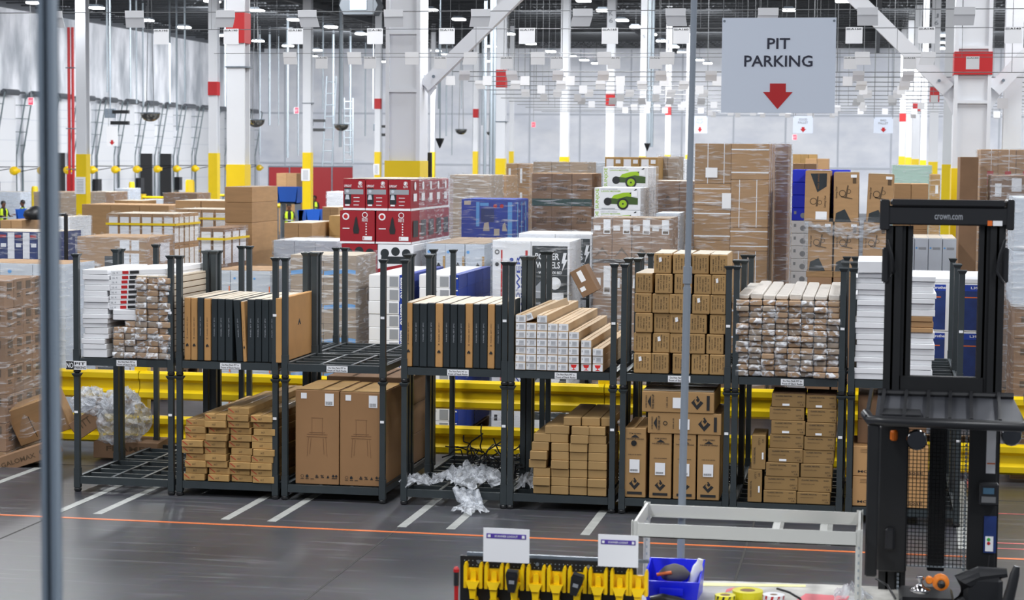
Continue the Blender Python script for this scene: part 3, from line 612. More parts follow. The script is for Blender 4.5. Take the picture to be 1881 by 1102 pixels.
# rack 6 lower: diamond logo cartons
def diamond(a, b, w, h): 
    return [('p', [(a, b+h), (a+w*.42, b+h*.42), (a+w*.1, b+h*.05), (a-w*.25, b+h*.42), (a-w*.02, b+h*.62), (a-w*.2, b+h*.82)]), ('p', [(a, b-h), (a-w, b), (a-w*.35, b+h*.62), (a-w*.5, b+h*.2), (a-w*.1, b-h*.35), (a+w*.3, b), (a+w*.5, b+h*.3), (a+w, b)])]
BR7 = mat('amber_kraft_board', (166, 130, 84), .6, noise=.06, nscale=3)
def vspec():
    return [('F', 'logo', INK, diamond(.5, .2, .25, .088)[1:]), ('F', 'logo_stroke', INK, diamond(.5, .2, .25, .088)[:1]), ('F', 'bar_print', INK, [('r', .16, .045, .84, .085)]), ('F', 'up_arrow', INK, [('p', [(.5, .91), (.3, .865), (.7, .865)])]), ('F', 'lettering', INK, [('t', .5, .925, .55, .02, 'GYM WORKS'), ('t', .5, .845, .8, .02, 'THIS END UP / FRAGILE'), ('t', .5, .62, .6, .016, '100-410-0056')]),
            ('F', 'shipping_label', PAPER, [('r', .26, .36, .72, .55)]), ('F', 'barcode', INK, [('r', .30+.035*q, .38, .315+.035*q, .41) for q in range(10)])]
for k, (a, b, t) in enumerate(((1146, 1186, 786), (1193, 1233, 796), (1237, 1278, 798), (1281, 1322, 799))):
    sp = vspec(); sp += ([('F', 'hand_hole', BLACKS, [('c', .45, .785, .13)])] if k == 0 else [])
    carton(X(a, 0), X(b, 0), YFR+.02, YFR+1.0, D0, Zp(t, a), BR7, 'upright amber carton with a black diamond logo, %s' % ('standing furthest from the others beside the post' if k == 0 else ORD[k-1]+' of three under the lying cartons'), 'box', 'upright diamond-logo cartons', 'diamond_carton', spec=sp, tape=1 if k == 0 else False)
zt = max(Zp(796, 1193), Zp(798, 1240), Zp(799, 1285))+.002
hspec = [('F', 'logo', INK, diamond(.77, .5, .085, .34)[1:]), ('F', 'logo_stroke', INK, diamond(.77, .5, .085, .34)[:1]), ('F', 'bar_print', INK, [('r', .9, .15, .94, .85)]), ('F', 'up_arrow', INK, [('p', [(.08, .5), (.125, .8), (.125, .2)])]), ('F', 'lettering', INK, [('t', .06, .5, .02, .6, 'GYM WORKS', 90), ('t', .155, .5, .03, .7, 'THIS END UP', 90), ('t', .35, .5, .02, .5, '100-410', 90)]), ('F', 'shipping_label', PAPER, [('r', .43, .22, .57, .72)])]
carton(X(1189, 0), X(1324, 0), YFR+.01, YFR+1.0, zt, zt+.235, BR7, 'amber diamond-logo carton lying flat, the lower of two', 'box', name='diamond_carton', spec=hspec+[('F', 'hand_hole', BLACKS, [('o', .24, .5, .03, .02)])])
carton(X(1178, 0), X(1310, 0), YFR+.0, YFR+1.0, zt+.24, zt+.475, BR7, 'amber diamond-logo carton lying flat, the top one of the stack', 'box', name='diamond_carton', spec=hspec+[('T', 'top_panel', BEIGE, [('r', .01, .01, .99, .99)])], tape=2)
# rack 7 upper: sleeved packs
TOPW = mat('film_covered_pale_pack', (206, 200, 192), .35, noise=.12, nscale=14, bump=.4)
cx = [X(1352+i*23.9, 2) for i in range(9)]
for i in range(8):
    for k in range(13):
        hh = (Zp(556, 1440)-D1)/12.6
        sleeved(cx[i], cx[i+1]-.002, YFR+rnd.uniform(-.04, .04), YFR+2.2, D1+k*hh, D1+(k+1)*hh-(.002), 'plastic-sleeved brown package, %s up in %s column next to the ochre cartons' % (ORD[k], ORD[i]), 'sleeved packages on the seventh rack')
for i in range(8):
    o = carton(cx[i]+.006, cx[i+1]-.006, YFR+.05, YFR+2.2, D1+13*hh+.002, D1+13.8*hh+.012*((i*5) % 3), TOPW, 'plastic-wrapped pale long pack, %s across the top of the packages' % ORD[i], 'package', 'pale top packs', 'long_package', rot=(.004*(i % 3), 0, .003*((i*2) % 3-1)), bev=.012)
# rack 7 lower
BR8 = mat('umber_kraft_board', (144, 114, 70), .7, noise=.1, nscale=3, var=.1)
def fspec(lab): 
    s = [('F', 'lettering', INK, [('t', .36, .82, .5, .10, 'CLASSIC RECITAL'), ('t', .84, .82, .15, .07, 'SIZE')]), ('F', 'small_print', INKB, [('t', .86, .38, .2, .12, 'QTY 1'), ('t', .3, .55, .4, .06, 'HANDLE WITH CARE'), ('t', .9, .2, .1, .1, 'LB')])]
    if lab: s.append(('F', 'sticker', PAPER, [('r', .32, .1, .53, .26)]))
    return s
ca = [(440, 695, 940, 840), (445, 705, 838, 732), (455, 715, 730, 622), (470, 740, 620, 512), (480, 745, 510, 402), (490, 755, 400, 292), (475, 745, 290, 187), (490, 752, 185, 80)]
cb_ = [(700, 960, 965, 872), (705, 970, 870, 758), (725, 975, 755, 648), (740, 985, 640, 535), (750, 990, 530, 425), (760, 995, 420, 312), (770, 1000, 310, 205), (757, 995, 200, 95)]
for n_, col in enumerate((ca, cb_)):
    z = D0
    for k, (a, b, y0, y1) in enumerate(col):
        xa_, xb_ = at(1300+a/4.24, 830, YFR)[0], at(1300+b/4.24, 830, YFR)[0]; h = (y0-y1)/4.24/3650*22.4*1.0
        carton(xa_, min(xb_, -.335), YFR+.02+rnd.uniform(0, .03), YFR+.62, z, z+h-.003, BR8, 'umber printed carton, %s from the bottom of the %s stack' % (ORD[k], ('left', 'right')[n_]), 'box', 'umber printed cartons', 'printed_carton', spec=fspec(k in (3, 5, 7) and (n_ == 0 or k == 5 or k == 7)), key='f%d%d' % (n_, k in (3, 5, 7)), top=KRAFTD if k == 7 else None)
        z += h
z = D0
for k, (a, b, y0, y1) in enumerate(((315, 425, 945, 690), (340, 450, 690, 425))):
    h = (y0-y1)/4.24/3650*22.4; carton(at(1300+a/4.24, 830, YFR)[0], at(1300+b/4.24, 830, YFR)[0], YFR+.02, YFR+.6, z, z+h-.003, BR8, 'umber carton standing on end, %s of two beside the stacks' % ('lower', 'upper')[k], 'box', name='printed_carton',
        spec=[('F', 'lettering', INK, [('t', .22, .4, .12, .5, 'CLASSIC RECITAL', 90)]), ('F', 'small_print', INKB, [('t', .55, .82, .15, .2, 'QTY 1', 90), ('t', .8, .85, .1, .1, 'LB', 90)]), ('F', 'sticker', PAPER, [('r', .74, .3, .86, .5)])], key='fv'); z += h
# rack 8 upper: flat white boxes in two stacks
for n_, (a, b) in enumerate(((1572, 1640), (1648, 1716))):
    z = D1; k = 0
    while z < Zp(516 - (8 if n_ == 0 else 0), 1640):
        h = rnd.choice((.058, .064, .054, .07)); br = (n_ == 1 and .52 < z-D1 < .66); dx = rnd.uniform(-.018, .018)
        carton(X(a, 2)+dx, X(b, 2)+dx, YFR+rnd.uniform(0, .04), YFR+.9, z, z+h-.003, KRAFT if br else WHITEB, 'flat %s box, %s up in the %s stack behind the lift truck mast' % ('brown' if br else 'white', ORD[k], ('left', 'right')[n_]), 'box', 'flat white boxes behind the mast', 'flat_box', bev=.004); z += h; k += 1
    if n_ == 0: carton(X(a, 2)+.01, X(b, 2)+.02, YFR-.02, YFR+1.2, z, z+.13, WHITEB, 'thick white box topping the left stack behind the mast', 'box', name='flat_box', bev=.006, rot=(0, -.015, 0))
# rack 8 lower: model cartons
MK = mat('orange_kraft_board', (190, 146, 96), .65, noise=.05, nscale=3)
z = D0
for k in range(2):
    h = .335; carton(X(1567, 0), X(1706, 0), YFR+.04, YFR+.9, z, z+h-.004, MK, 'wide orange kraft carton lettered MODEL, the %s one' % ('lower', 'upper')[k], 'box', name='model_carton', spec=[('F', 'lettering', INK, [('t', .5, .14, .86, .11, 'MODEL:      EWJ505E')]), ('F', 'small_print', INKB, [('r', .1, .9-.05*q, .42, .905-.05*q) for q in range(3)])], key='model'); z += h
for k in range(2):
    carton(X(1574, 0), X(1702, 0), YFR+.25, YFR+1.0, z, z+.27, KRAFTD, 'dark plain brown carton above the MODEL cartons, %s' % ('lower', 'upper')[k], 'box', name='plain_carton', tape=1); z += .272
# ---------------- pallet loads behind and beside the racks ----------------
def lab(*r): return ('F', 'shipping_label', PAPER, [('r',)+q for q in r])
def prn(m=INKB, *t): return ('F', 'lettering', m, list(t))
smallsq = [('F', 'printed_panel', INKB, [('r', .3, .62, .8, .9), ('r', .3, .45, .6, .5), ('r', .3, .37, .7, .41)]), ('R', 'printed_panel', INKB, [('r', .3, .62, .8, .9), ('r', .3, .45, .6, .5), ('r', .3, .37, .7, .41)])]
load('tall wrapped pallet of small printed brown cartons on the floor beside the strut', -150, 8, 512, 23.9, 1.15, 4, 6, 4, KRAFTD, FILM, smallsq, 'a')
load('wrapped pallet with cool grey cartons and a tan lid behind the strut', -60, 120, 482, 26.7, 1.1, 3, 3, 2, GREYB, FILM, [('F', 'logo', LBLUE, [('c', .3, .85, .06)])], 'b', topm=KRAFT)
load('wrapped pallet of white and navy printed boxes behind the tan-lidded pallet', -70, 98, 424, 31, 1.2, 6, 4, 2, NAVYB, FILM, [('F', 'white_panel', PAPER, [('r', .0, .3, .45, .98), ('r', .55, .6, .9, .7)]), ('F', 'lettering', REDP, [('r', .5, .85, .9, .92)])], 'c', topm=BEIGE)
big_l = [('F', 'shipping_label', PAPER, [('r', .62, .82, .76, .96), ('r', .79, .82, .90, .96), ('r', .66, .55, .76, .78), ('r', .78, .55, .90, .78), ('r', .66, .28, .76, .52), ('r', .78, .28, .90, .52), ('r', .44, .30, .58, .45)]), ('F', 'black_panel', BLACKB, [('r', .40, .56, .62, .74), ('r', .30, .26, .60, .5)]), ('R', 'shipping_label', PAPER, [('r', .5, .3, .65, .6), ('r', .7, .3, .85, .6), ('r', .5, .65, .85, .9)])]
load('big black-wrapped brown pallet with white labels behind the white flat boxes', 141, 268, 434, 30, 1.25, 1, 1, 1, KRAFT, FILMH, big_l, 'd', zb=1.5, pallet=False, cat='wrapped load')
load('lower tier of the black-wrapped brown pallet beside the parking sign rack', 141, 268, 590, 30, 1.25, 1, 1, 1, KRAFT, FILMH, big_l, 'd2', zt=1.49)
def strap(r, zs, m=YELLOW):
    x0, x1, z1 = r['xx']; mb = MB()
    for z in zs:
        lo = r.location; y0 = lo.y-.65; mb.box(x0-.03-lo.x, x1+.035-lo.x, y0-.03-lo.y-.0, y0-.022-lo.y, z-.02, z+.02).box(x1+.03-lo.x, x1+.036-lo.x, y0-lo.y-.03, y0+1.3-lo.y, z-.02, z+.02)
    O('strap', mb, m, r)
lbs = [('F', 'shipping_label', PAPER, [('r', .1, .1, .9, .9)]), ('F', 'lettering', PAPERG, [('t', .5, .3, .5, .1, 'III II')]), ('R', 'shipping_label', PAPER, [('r', .1, .1, .9, .9)])]
r = load('label-covered wrapped pallet with a yellow strap, behind the big black-wrapped one', 198, 320, 392, 33.5, 1.3, 6, 5, 5, KRAFT, FILM, lbs, 'e', topm=BEIGE); strap(r, (2.75,))
r = load('label-covered wrapped pallet between the plain tall cartons and the strapped pallet', 322, 418, 384, 35.5, 1.3, 4, 5, 5, KRAFT, FILM, lbs, 'e2', topm=BEIGE); strap(r, (2.8, 2.2))
r = load('low label-covered wrapped load with a yellow strap behind the upright black boxes', 368, 412, 418, 31.5, 1.2, 2, 4, 3, KRAFTD, FILM, lbs, 'e3'); strap(r, (2.6,))
r = load('wide wrapped pallet with open flaps far behind the label-covered pallets', 150, 310, 375, 52, 1.6, 3, 2, 1, KRAFT, None, None, 'e4', topm=KRAFT)
r = load('pair of plain kraft cartons behind the strapped pallets', 322, 416, 368, 40, 1.5, 2, 3, 1, KRAFT, None, None, 'e5', topm=BEIGE, tape=1)
z = at(440, 343, 33)[1]; xx0, xx1 = at(413, 343, 33)[0], at(463, 343, 33)[0]
r = E('carton_tower', 'tall tower of plain brown cartons left of the red vacuum boxes', 'pallet load', ((xx0+xx1)/2, 33.7, 0)); skid(r, xx0, xx1, 33, 34.5)
zc = [.137, .9, 1.7, z-.75, z-.28 if False else z-.3, z]; zc = [.137, 1.0, 1.95, z-.62, z-.27, z]
for k in range(5): carton(xx0, xx1, 33, 34.5, zc[k], zc[k+1]-.004, KRAFT, parent=r, top=KRAFTG if k == 4 else None)
load('grey-wrapped pallet with a tan lid behind the upright black boxes', 386, 497, 496, 27.3, 1.3, 3, 3, 2, GREYB, FILM, [('F', 'logo', LBLUE, [('c', .2, .85, .06)]), ('F', 'printed_panel', PAPERG, [('c', .75, .3, .14)]), ('F', 'orange_edge', ORANGE, [('r', .93, 0, .99, .7)])], 'g', topm=KRAFT)
load('brown wrapped pallet banded with blue tape behind the empty upper rack', 533, 655, 468, 27.3, 1.15, 2, 5, 2, KRAFTG, FILMH, [('F', 'blue_tape', LBLUE, [('p', [(.02, .42), (.7, .5), (.98, .46), (.98, .58), (.6, .62), (.02, .54)])]), ('F', 'shipping_label', PAPER, [('r', .6, .1, .72, .5)])], 'h', topm=BEIGE)
load('pale wrapped pallet behind the blue-taped pallet', 502, 618, 441, 33, 1.3, 3, 3, 3, GREYB, FILMH, None, 'i', topm=WHITEB)
load('plain kraft carton pair left of the red vacuum boxes', 522, 573, 409, 40, 1.7, 2, 2, 1, KRAFT, None, None, 'j', topm=BEIGE, tape=1)
load('golden flat cartons tucked beside the red vacuum boxes', 604, 640, 396, 41, 1.5, 1, 6, 1, KRAFT2, None, None, 'j2')
# red vacuum boxes
vac1 = [('F', 'white_footer', PAPER, [('r', 0, .0, 1, .07)]), ('F', 'photo_panel', BLACKB, [('r', .06, .2, .36, .72)]), ('F', 'grey_band', PAPERG, [('r', .06, .52, .92, .68)]), ('F', 'logo', PAPER, [('o', .78, .88, .09, .07), ('p', [(.72, .85), (.75, .93), (.83, .91), (.8, .84)])]), ('F', 'lettering', PAPER, [('t', .78, .77, .2, .06, 'ELITE'), ('t', .22, .79, .34, .08, 'UPRIGHT')]), ('F', 'small_print', PAPER, [('r', .48, .4, .75, .42), ('r', .48, .28, .75, .30), ('r', .48, .16, .72, .18), ('p', [(.1, .14), (.3, .14), (.3, .19), (.1, .19)])]), ('F', 'figure', GREYB, [('c', .2, .62, .07), ('p', [(.1, .35), (.3, .35), (.26, .5), (.14, .5)])]), ('R', 'white_footer', PAPER, [('r', 0, 0, 1, .07)]), ('R', 'print', PAPER, [('c', .5, .8, .12), ('r', .3, .3, .7, .55)])]
vac2 = [('F', 'white_footer', PAPER, [('r', 0, .0, 1, .06)]), ('F', 'round_badge', PAPER, [('c', .17, .82, .1)]), ('F', 'logo', PAPER, [('o', .72, .87, .08, .06)]), ('F', 'lettering', PAPER, [('t', .72, .75, .16, .05, 'ELITE'), ('t', .72, .69, .16, .05, 'PETS')]), ('F', 'small_print', PAPER, [('r', .66, .1, .93, .22), ('r', .08, .44, .28, .47), ('c', .76, .6, .02), ('c', .76, .52, .02), ('c', .76, .44, .02), ('c', .76, .36, .02), ('c', .76, .28, .02)]),
        ('F', 'vacuum_picture', INK, [('p', [(.4, .3), (.54, .3), (.56, .42), (.52, .58), (.5, .75), (.47, .83), (.44, .75), (.41, .58), (.38, .42)])]), ('F', 'lens', REDP, [('c', .17, .82, .06), ('r', .68, .12, .7, .2)]), ('R', 'white_footer', PAPER, [('r', 0, 0, 1, .06)]), ('R', 'picture', BLACKB, [('r', .2, .2, .8, .7)])]
xa, _ = at(630, 326, 30); xb, _ = at(755, 326, 30); zA = at(690, 330, 30)[1]; zB = at(690, 387, 30)[1]; zC_ = at(690, 448, 30)[1]
r = E('pallet_load', 'tall pallet of red printed upright vacuum boxes in clear wrap', 'pallet load', ((xa+xb)/2, 30.8, 0)); skid(r, xa, xb+.1, 30, 31.7)
w = (xb-xa)/3
for j in range(5):
    y0 = 30+j*.56
    if y0 > 33: break
    for i in range(3): carton(xa+i*w+.004, xa+(i+1)*w-.006, y0, y0+.55, zB+.004, zA, REDB, parent=r, spec=vac1, key='v1', top=BEIGE)
    for i in range(2): carton(xa-.05+i*.58+.004, xa-.05+(i+1)*.58-.02, y0, y0+.55, zC_+.004, zB-.002, REDB, parent=r, spec=vac2, key='v2')
    for k, zz_ in enumerate((zC_-.55, zC_-1.1, zC_-1.65, zC_-2.2)):
        if zz_ < .13: continue
        for i in range(2): carton(xa-.02+i*.58, xa-.03+(i+1)*.58, y0, y0+.55, zz_, zz_+.545, REDB if (i+k) % 2 == 0 else WHITEB, parent=r, spec=[('F', 'photo_panel', BLACKB, [('c', .2, .75, .12), ('c', .5, .8, .12), ('c', .8, .75, .12), ('r', .1, .45, .9, .66)]), ('F', 'red_panel', REDB, [('p', [(0, 0), (1, 0), (1, .5), (0, .3)])])], key='v3')
shell_film(xb-.35, xb+.03, 30.6, 32.9, zC_-.3, zA+.01, FILMH, r); 
lasko = [('F', 'blue_spine', BLUEB, [('r', .78, 0, 1, 1)]), ('F', 'picture', PAPERG, [('r', .53, .12, .75, .88), ('c', .64, .5, .06), ('p', [(.32, .75), (.38, .68), (.46, .76), (.38, .84)]), ('r', .36, .15, .41, .45)]), ('R', 'blue_panel', BLUEB, [('r', 0, 0, .98, 1)])]
for q, (a, b) in enumerate(((677, 750), (770, 843))):
    r = load('pallet of white fan boxes with blue %s spines, %s of two behind the upright boxes' % ('Lasko', ('left', 'right')[q]), a, b, 504, 26.7, 2.3, 1, 12, 4, WHITEB, None, lasko, 'lasko', zb=.16, pallet=True)
    x0, x1, z1 = r['xx']; mb = MB(); nb = 6; n = 12
    for k in range(0, n, 2): hh = (z1-.16)/n; face_items(mb, Vector((x0, 26.7-.004, .16+k*hh))-r.location, Vector((x1-x0, 0, 0)), Vector((0, 0, 2*hh)), [('t', .89, .5, .17, .8, 'Lasko', 270)])
    O('lettering', mb, PAPER, r)
    mb = MB(); face_items(mb, Vector((x0, 26.7, z1))-r.location, Vector((x1-x0, 0, 0)), Vector((0, 2.3, 0)), [('r', .8, 0, 1, 1)]); O('blue_stripe', mb, BLUEB, r)
load('wide pallet of cool grey printer boxes with a tan lid beside the red vacuum boxes', 782, 890, 447, 30, 2.6, 3, 4, 3, GREYB, FILM, [('F', 'logo', LBLUE, [('c', .15, .8, .08)]), ('F', 'dark_picture', INK, [('p', [(.5, .1), (.8, .1), (.78, .45), (.65, .55), (.5, .4)])]), ('F', 'brown_edge', KRAFT2, [('r', .88, 0, 1, .7)])], 'l', topm=KRAFTG)
# black and white toy-car boxes
def power(a, b, pyt, Y, label, pair):
    r = E('pallet_load', label, 'pallet load'); x0, z1 = at(a, pyt, Y); x1 = at(b, pyt, Y)[0]; xm = (x0+x1)/2; r.location = (xm, Y+.4, 0); skid(r, x0, x1, Y, Y+1.1); h = (z1-.14)/2
    front = [('F', 'black_panel', BLACKB, [('r', .03, .12, .94, .95)]), ('F', 'lettering', PAPER, [('t', .42, .84, .62, .07, 'POWER', 0, .02), ('t', .44, .75, .62, .07, 'WHEELS', 0, .02), ('p', [(.84, .88), (.92, .88), (.88, .81), (.94, .81), (.8, .68), (.84, .77), (.79, .77)]), ('t', .5, .67, .6, .03, 'WITH TRUCK BED'), ('c', .62, .56, .16), ('r', .55, .3, .85, .46), ('r', .1, .2, .85, .28)]), ('F', 'car_picture', PAPERG, [('p', [(.1, .4), (.12, .52), (.3, .6), (.42, .54), (.48, .4)])])]
    side = [('F', 'red_print', REDP, [('r', .22, .3, .26, .9), ('r', .86, .1, .92, .9)]), ('F', 'blue_print', BLUEB, [('t', .68, .55, .1, .6, 'POWER', 90), ('t', .8, .55, .1, .6, 'WHEELS', 90), ('c', .5, .8, .05)]), ('F', 'icons', INK, [('o', .12, .88, .06, .04), ('c', .12, .75, .05), ('r', .08, .1, .16, .16)])]
    for k in range(2):
        for j in range(2):
            y0 = Y+j*.55
            carton(x0, xm-.004, y0, y0+.545, .14+k*h, .14+(k+1)*h-.003, WHITEB, parent=r, spec=side if pair else front, key='ps%d' % pair)
            carton(xm, x1, y0, y0+.545, .14+k*h, .14+(k+1)*h-.003, WHITEB, parent=r, spec=front, key='pw')
    shell_film(x0, x1, Y, Y+1.1, .2, z1+.01, FILM, r)
power(905, 1047, 441, 27.5, 'wrapped pallet of black and white POWER WHEELS boxes, the near one', 1)
power(953, 1088, 428, 29.3, 'pallet of black POWER WHEELS boxes just behind the near one', 0)
biss = [('F', 'light_panel', LBLUE, [('r', .27, .4, .33, .95), ('r', .85, .1, .93, .95), ('r', .34, .86, .5, .93)]), ('F', 'picture', BEIGE, [('p', [(.4, .3), (.52, .3), (.5, .5), (.42, .48)]), ('p', [(.75, .3), (.84, .3), (.8, .5), (.76, .45)]), ('r', .6, .2, .7, .35), ('r', .05, .88, .17, .97)]), ('F', 'red_mark', REDP, [('c', .62, .86, .035), ('c', .74, .86, .035)]), ('R', 'light_panel', LBLUE, [('r', .2, .1, .4, .95)]), ('F', 'dark_panel', NAVYB, [('r', .36, .5, .6, .8)])]
load('wrapped pallet of blue printed carpet cleaner boxes behind the grey printer boxes', 847, 948, 366, 34, 1.3, 1, 4, 3, BLUEB, FILM, biss, 'o', topm=BLUEB)
load('beige wrapped pallet of flat cartons behind the blue boxes', 826, 899, 321, 42, 1.6, 2, 12, 2, KRAFTG, FILMH, None, 'p', topm=BEIGE)
load('brown wrapped pallet beside the yellow column base', 899, 930, 322, 44, 1.5, 1, 4, 2, KRAFT, FILM, [lab((.5, .4, .8, .6))], 'p2')
load('tall narrow brown and white pallet right of the yellow column base', 930, 972, 300, 50, 1.5, 2, 6, 2, KRAFT, FILM, [('F', 'shipping_label', PAPER, [('r', .2, .2, .4, .8)])], 'p3')
band = [('F', 'green_band', TEALP, [('r', 0, .0, 1, .22)]), ('F', 'lettering', INKB, [('t', .5, .78, .5, .07, 'HOME STORE'), ('t', .5, .55, .5, .18, 'Angel Soft' if False else 'SoftRoll', 0, .2)])]
load('tall wrapped pallet of brown cartons with dark green bands', 977, 1088, 318, 36, 1.3, 3, 6, 2, KRAFTD, FILM, band, 'q', topm=KRAFT)
load('wide low-contrast carton row visible over the green-banded pallet', 980, 1080, 297, 48, 1.5, 3, 5, 1, KRAFTG, FILM, [prn(INKB, ('t', .5, .5, .3, .2, 'HQ'))], 'r')
load('wrapped pale load right of the carton row beyond the green-banded pallet', 1080, 1112, 298, 50, 1.5, 1, 3, 2, GREYB, FILMH, None, 'r2')
mow = [('F', 'lettering', LIME, [('t', .07, .5, .09, .9, 'SUNJOE', 90, ), ('t', .36, .84, .42, .07, 'LAWN MOWER')]), ('F', 'mower_body', LIME, [('p', [(.36, .5), (.42, .66), (.62, .78), (.82, .80), (.8, .6), (.9, .5), (.93, .3), (.5, .32)]), ]),
       ('F', 'mower_deck', DGREEN, [('p', [(.24, .28), (.3, .55), (.5, .5), (.7, .62), (.94, .55), (.94, .25)])]), ('F', 'tyre', BLACKR, [('c', .29, .38, .085), ('c', .62, .28, .125), ('p', [(.76, .75), (.78, .72), (.92, .93), (.9, .96)])]), ('F', 'wheel_hub', LIME, [('o', .62, .28, .085, .02)]), ('F', 'shipping_label', PAPER, [('r', .8, .6, .93, .88)]), ('F', 'small_print', PAPERG, [('t', .32, .93, .36, .04, '14-INCH 12-AMP CORDLESS'), ('r', .16, .06, .45, .08)])]
for a, b, t, Y, l_ in ((1092, 1177, 344, 31.2, 'near stack of white SUNJOE lawn mower boxes with lime print'), (1108, 1191, 306, 32.6, 'far stack of white SUNJOE lawn mower boxes, one box higher')):
    x0, z1 = at(a, t, Y); x1 = at(b, t, Y)[0]; r = E('pallet_load', l_, 'pallet load', ((x0+x1)/2, Y+.6, 0)); skid(r, x0, x1, Y, Y+1.2); h = .355; k = 0
    while z1-(k+1)*h > .1:
        for j in range(2): carton(x0, x1, Y+j*.6, Y+j*.6+.59, z1-(k+1)*h, z1-k*h-.003, WHITEB, parent=r, spec=mow if j == 0 else [('R', 'lettering', PAPERG, [('r', .4, .4, .5, .9)])], key='mow%d' % j)
        k += 1
    shell_film(x1-.12, x1+.02, Y+.05, Y+1.2, .3, z1, FILMH, r)
load('row of small brown cartons with white labels behind the mower boxes', 1111, 1208, 288, 36, 1.0, 3, 10, 2, KRAFT2, None, [lab((.08, .35, .5, .9), (.62, .7, .9, .88))], 's2')
load('wrapped pale pallet right of the small labelled cartons', 1208, 1245, 287, 37, 1.2, 2, 4, 2, KRAFTG, FILMH, None, 's3')
tl = [('F', 'shipping_label', PAPER, [('r', .55, .62, .92, .97), ('r', .05, .7, .4, .82)]), ('F', 'barcode', INKB, [('r', .6, .64, .88, .70)]), ('F', 'leaf_print', INKB, [('p', [(.1, .05), (.5, .3), (.9, .05), (.5, .22)])])]
x0 = load('shiny wrapped cartons with a row of white labels, the top tier', 1089, 1233, 400, 28.5, 1.1, 4, 1, 2, KRAFTD, FILMH, tl, 't', zb=at(1100, 476, 28.5)[1], pallet=False, cat='wrapped load', topm=KRAFTG)
load('shiny wrapped brown pallet under the tier with a row of white labels', 1089, 1233, 483, 28.5, 1.1, 4, 2, 2, KRAFTD, FILMH, tl, 't2')
load('grey wrapped pallet edge showing right of the row of white labels', 1205, 1248, 391, 30.3, 1.0, 1, 3, 1, GREYB, FILM, [lab((.6, .75, .9, .95))], 't3')
load('wrapped reddish brown pallet between the mower boxes and the pole', 1206, 1290, 332, 34.5, 1.2, 2, 6, 2, KRAFTD, FILMH, [prn(INKB, ('c', .5, .5, .08))], 'u', topm=BEIGE)
load('white wrapped load with a domed top beyond the reddish pallet', 1243, 1262, 292, 44, 1.2, 1, 5, 1, WHITEB, FILM, None, 'u2')
# tallest brown load with white straps
x0, z1 = at(1277, 263, 31); x1 = at(1413, 263, 31)[0]; xm = at(1344, 263, 31)[0]
r = E('pallet_load', 'tallest brown wrapped pallet with white straps beside the pole', 'pallet load', ((x0+x1)/2, 32, 0)); skid(r, x0, x1, 31, 33)
zl = [.14, 1.0, 1.6, at(1300, 441, 31)[1], at(1300, 377, 31)[1], at(1300, 337, 31)[1], z1]; zr = [.14, 1.1, 1.75, at(1380, 461, 31)[1], at(1380, 418, 31)[1], at(1380, 330, 31)[1], z1]
for k in range(6):
    for j in range(3):
        carton(x0, xm-.004, 31+j*.66, 31.65+j*.66, zl[k], zl[k+1]-.004, KRAFT, parent=r, spec=[('F', 'strap', PAPER, [('r', .35, 0, .37, 1), ('r', .8, 0, .82, 1)] if k in (1, 5) else [('r', 0, .1, 1, .14), ('r', 0, .75, 1, .79)])] if j == 0 else None)
        carton(xm, x1, 31+j*.66, 31.65+j*.66, zr[k], zr[k+1]-.004, KRAFT, parent=r, spec=[('F', 'strap', PAPER, [('r', .22, 0, .24, 1), ('r', .68, 0, .7, 1)] if k in (2, 4) else [('r', 0, .18, 1, .22), ('r', 0, .82, 1, .86)]), ('R', 'strap', PAPER, [('r', .4, 0, .44, 1)])] if j == 0 else [('R', 'strap', PAPER, [('r', .4, 0, .44, 1)])])
mb = MB(); lo = r.location
for a, b, c, d in ((1296, 326, 1318, 308), (1326, 383, 1343, 355)):
    p, q = at(a, b, 30.98), at(c, d, 30.98); mb.box(p[0]-lo.x, q[0]-lo.x, -1.03, -1.02, p[1], q[1])
O('shipping_label', mb, PAPER, r); shell_film(x0, x1, 31, 33, .2, z1, FILM, r)
load('tall dark brown wrapped column of cartons behind the white-strapped pallet', 1414, 1449, 264, 33.4, 1.2, 1, 5, 2, KRAFTD, FILMH, None, 'v2')
# blue and white boxes, narrow stack
x0, z1 = at(1456, 311, 31.5); x1 = at(1478, 311, 31.5)[0]; r = E('pallet_load', 'narrow stack of bright blue and white boxes left of the desk chair cartons', 'pallet load', ((x0+x1)/2+.4, 32, 0)); skid(r, x0, x1+.8, 31.5, 32.6); h = .2; k = 0
while z1-(k+1)*h > .1:
    for q in range(2): carton(x0+q*.45, x0+q*.45+.44, 31.5, 32.6, z1-(k+1)*h, z1-k*h-.004, BRIGHTBLUE if k < 3 or (k == 3) else WHITEB, parent=r, spec=None if k < 3 else [('F', 'picture', PAPERG, [('c', .4, .4, .1), ('r', .08, .5, .16, .75)])], key='bw' if k > 3 else 'bw0')
    k += 1
chr_ = [('F', 'black_panel', BLACKB, [('p', [(.06, .0), (.10, .18), (.45, .26), (.72, .0)])]), ('F', 'chair_sketch', INKB, [('o', .35, .58, .14, .11), ('o', .6, .62, .09, .07), ('p', [(.45, .48), (.55, .75), (.6, .74), (.52, .48)]), ('p', [(.3, .5), (.75, .46), (.75, .48), (.3, .53)]), ('t', .12, .6, .1, .25, 'Gaming Chair', 90), ('r', .76, .78, .9, .9)]), ('F', 'sticker', PAPER, [('r', .68, .9, .92, .96)])]
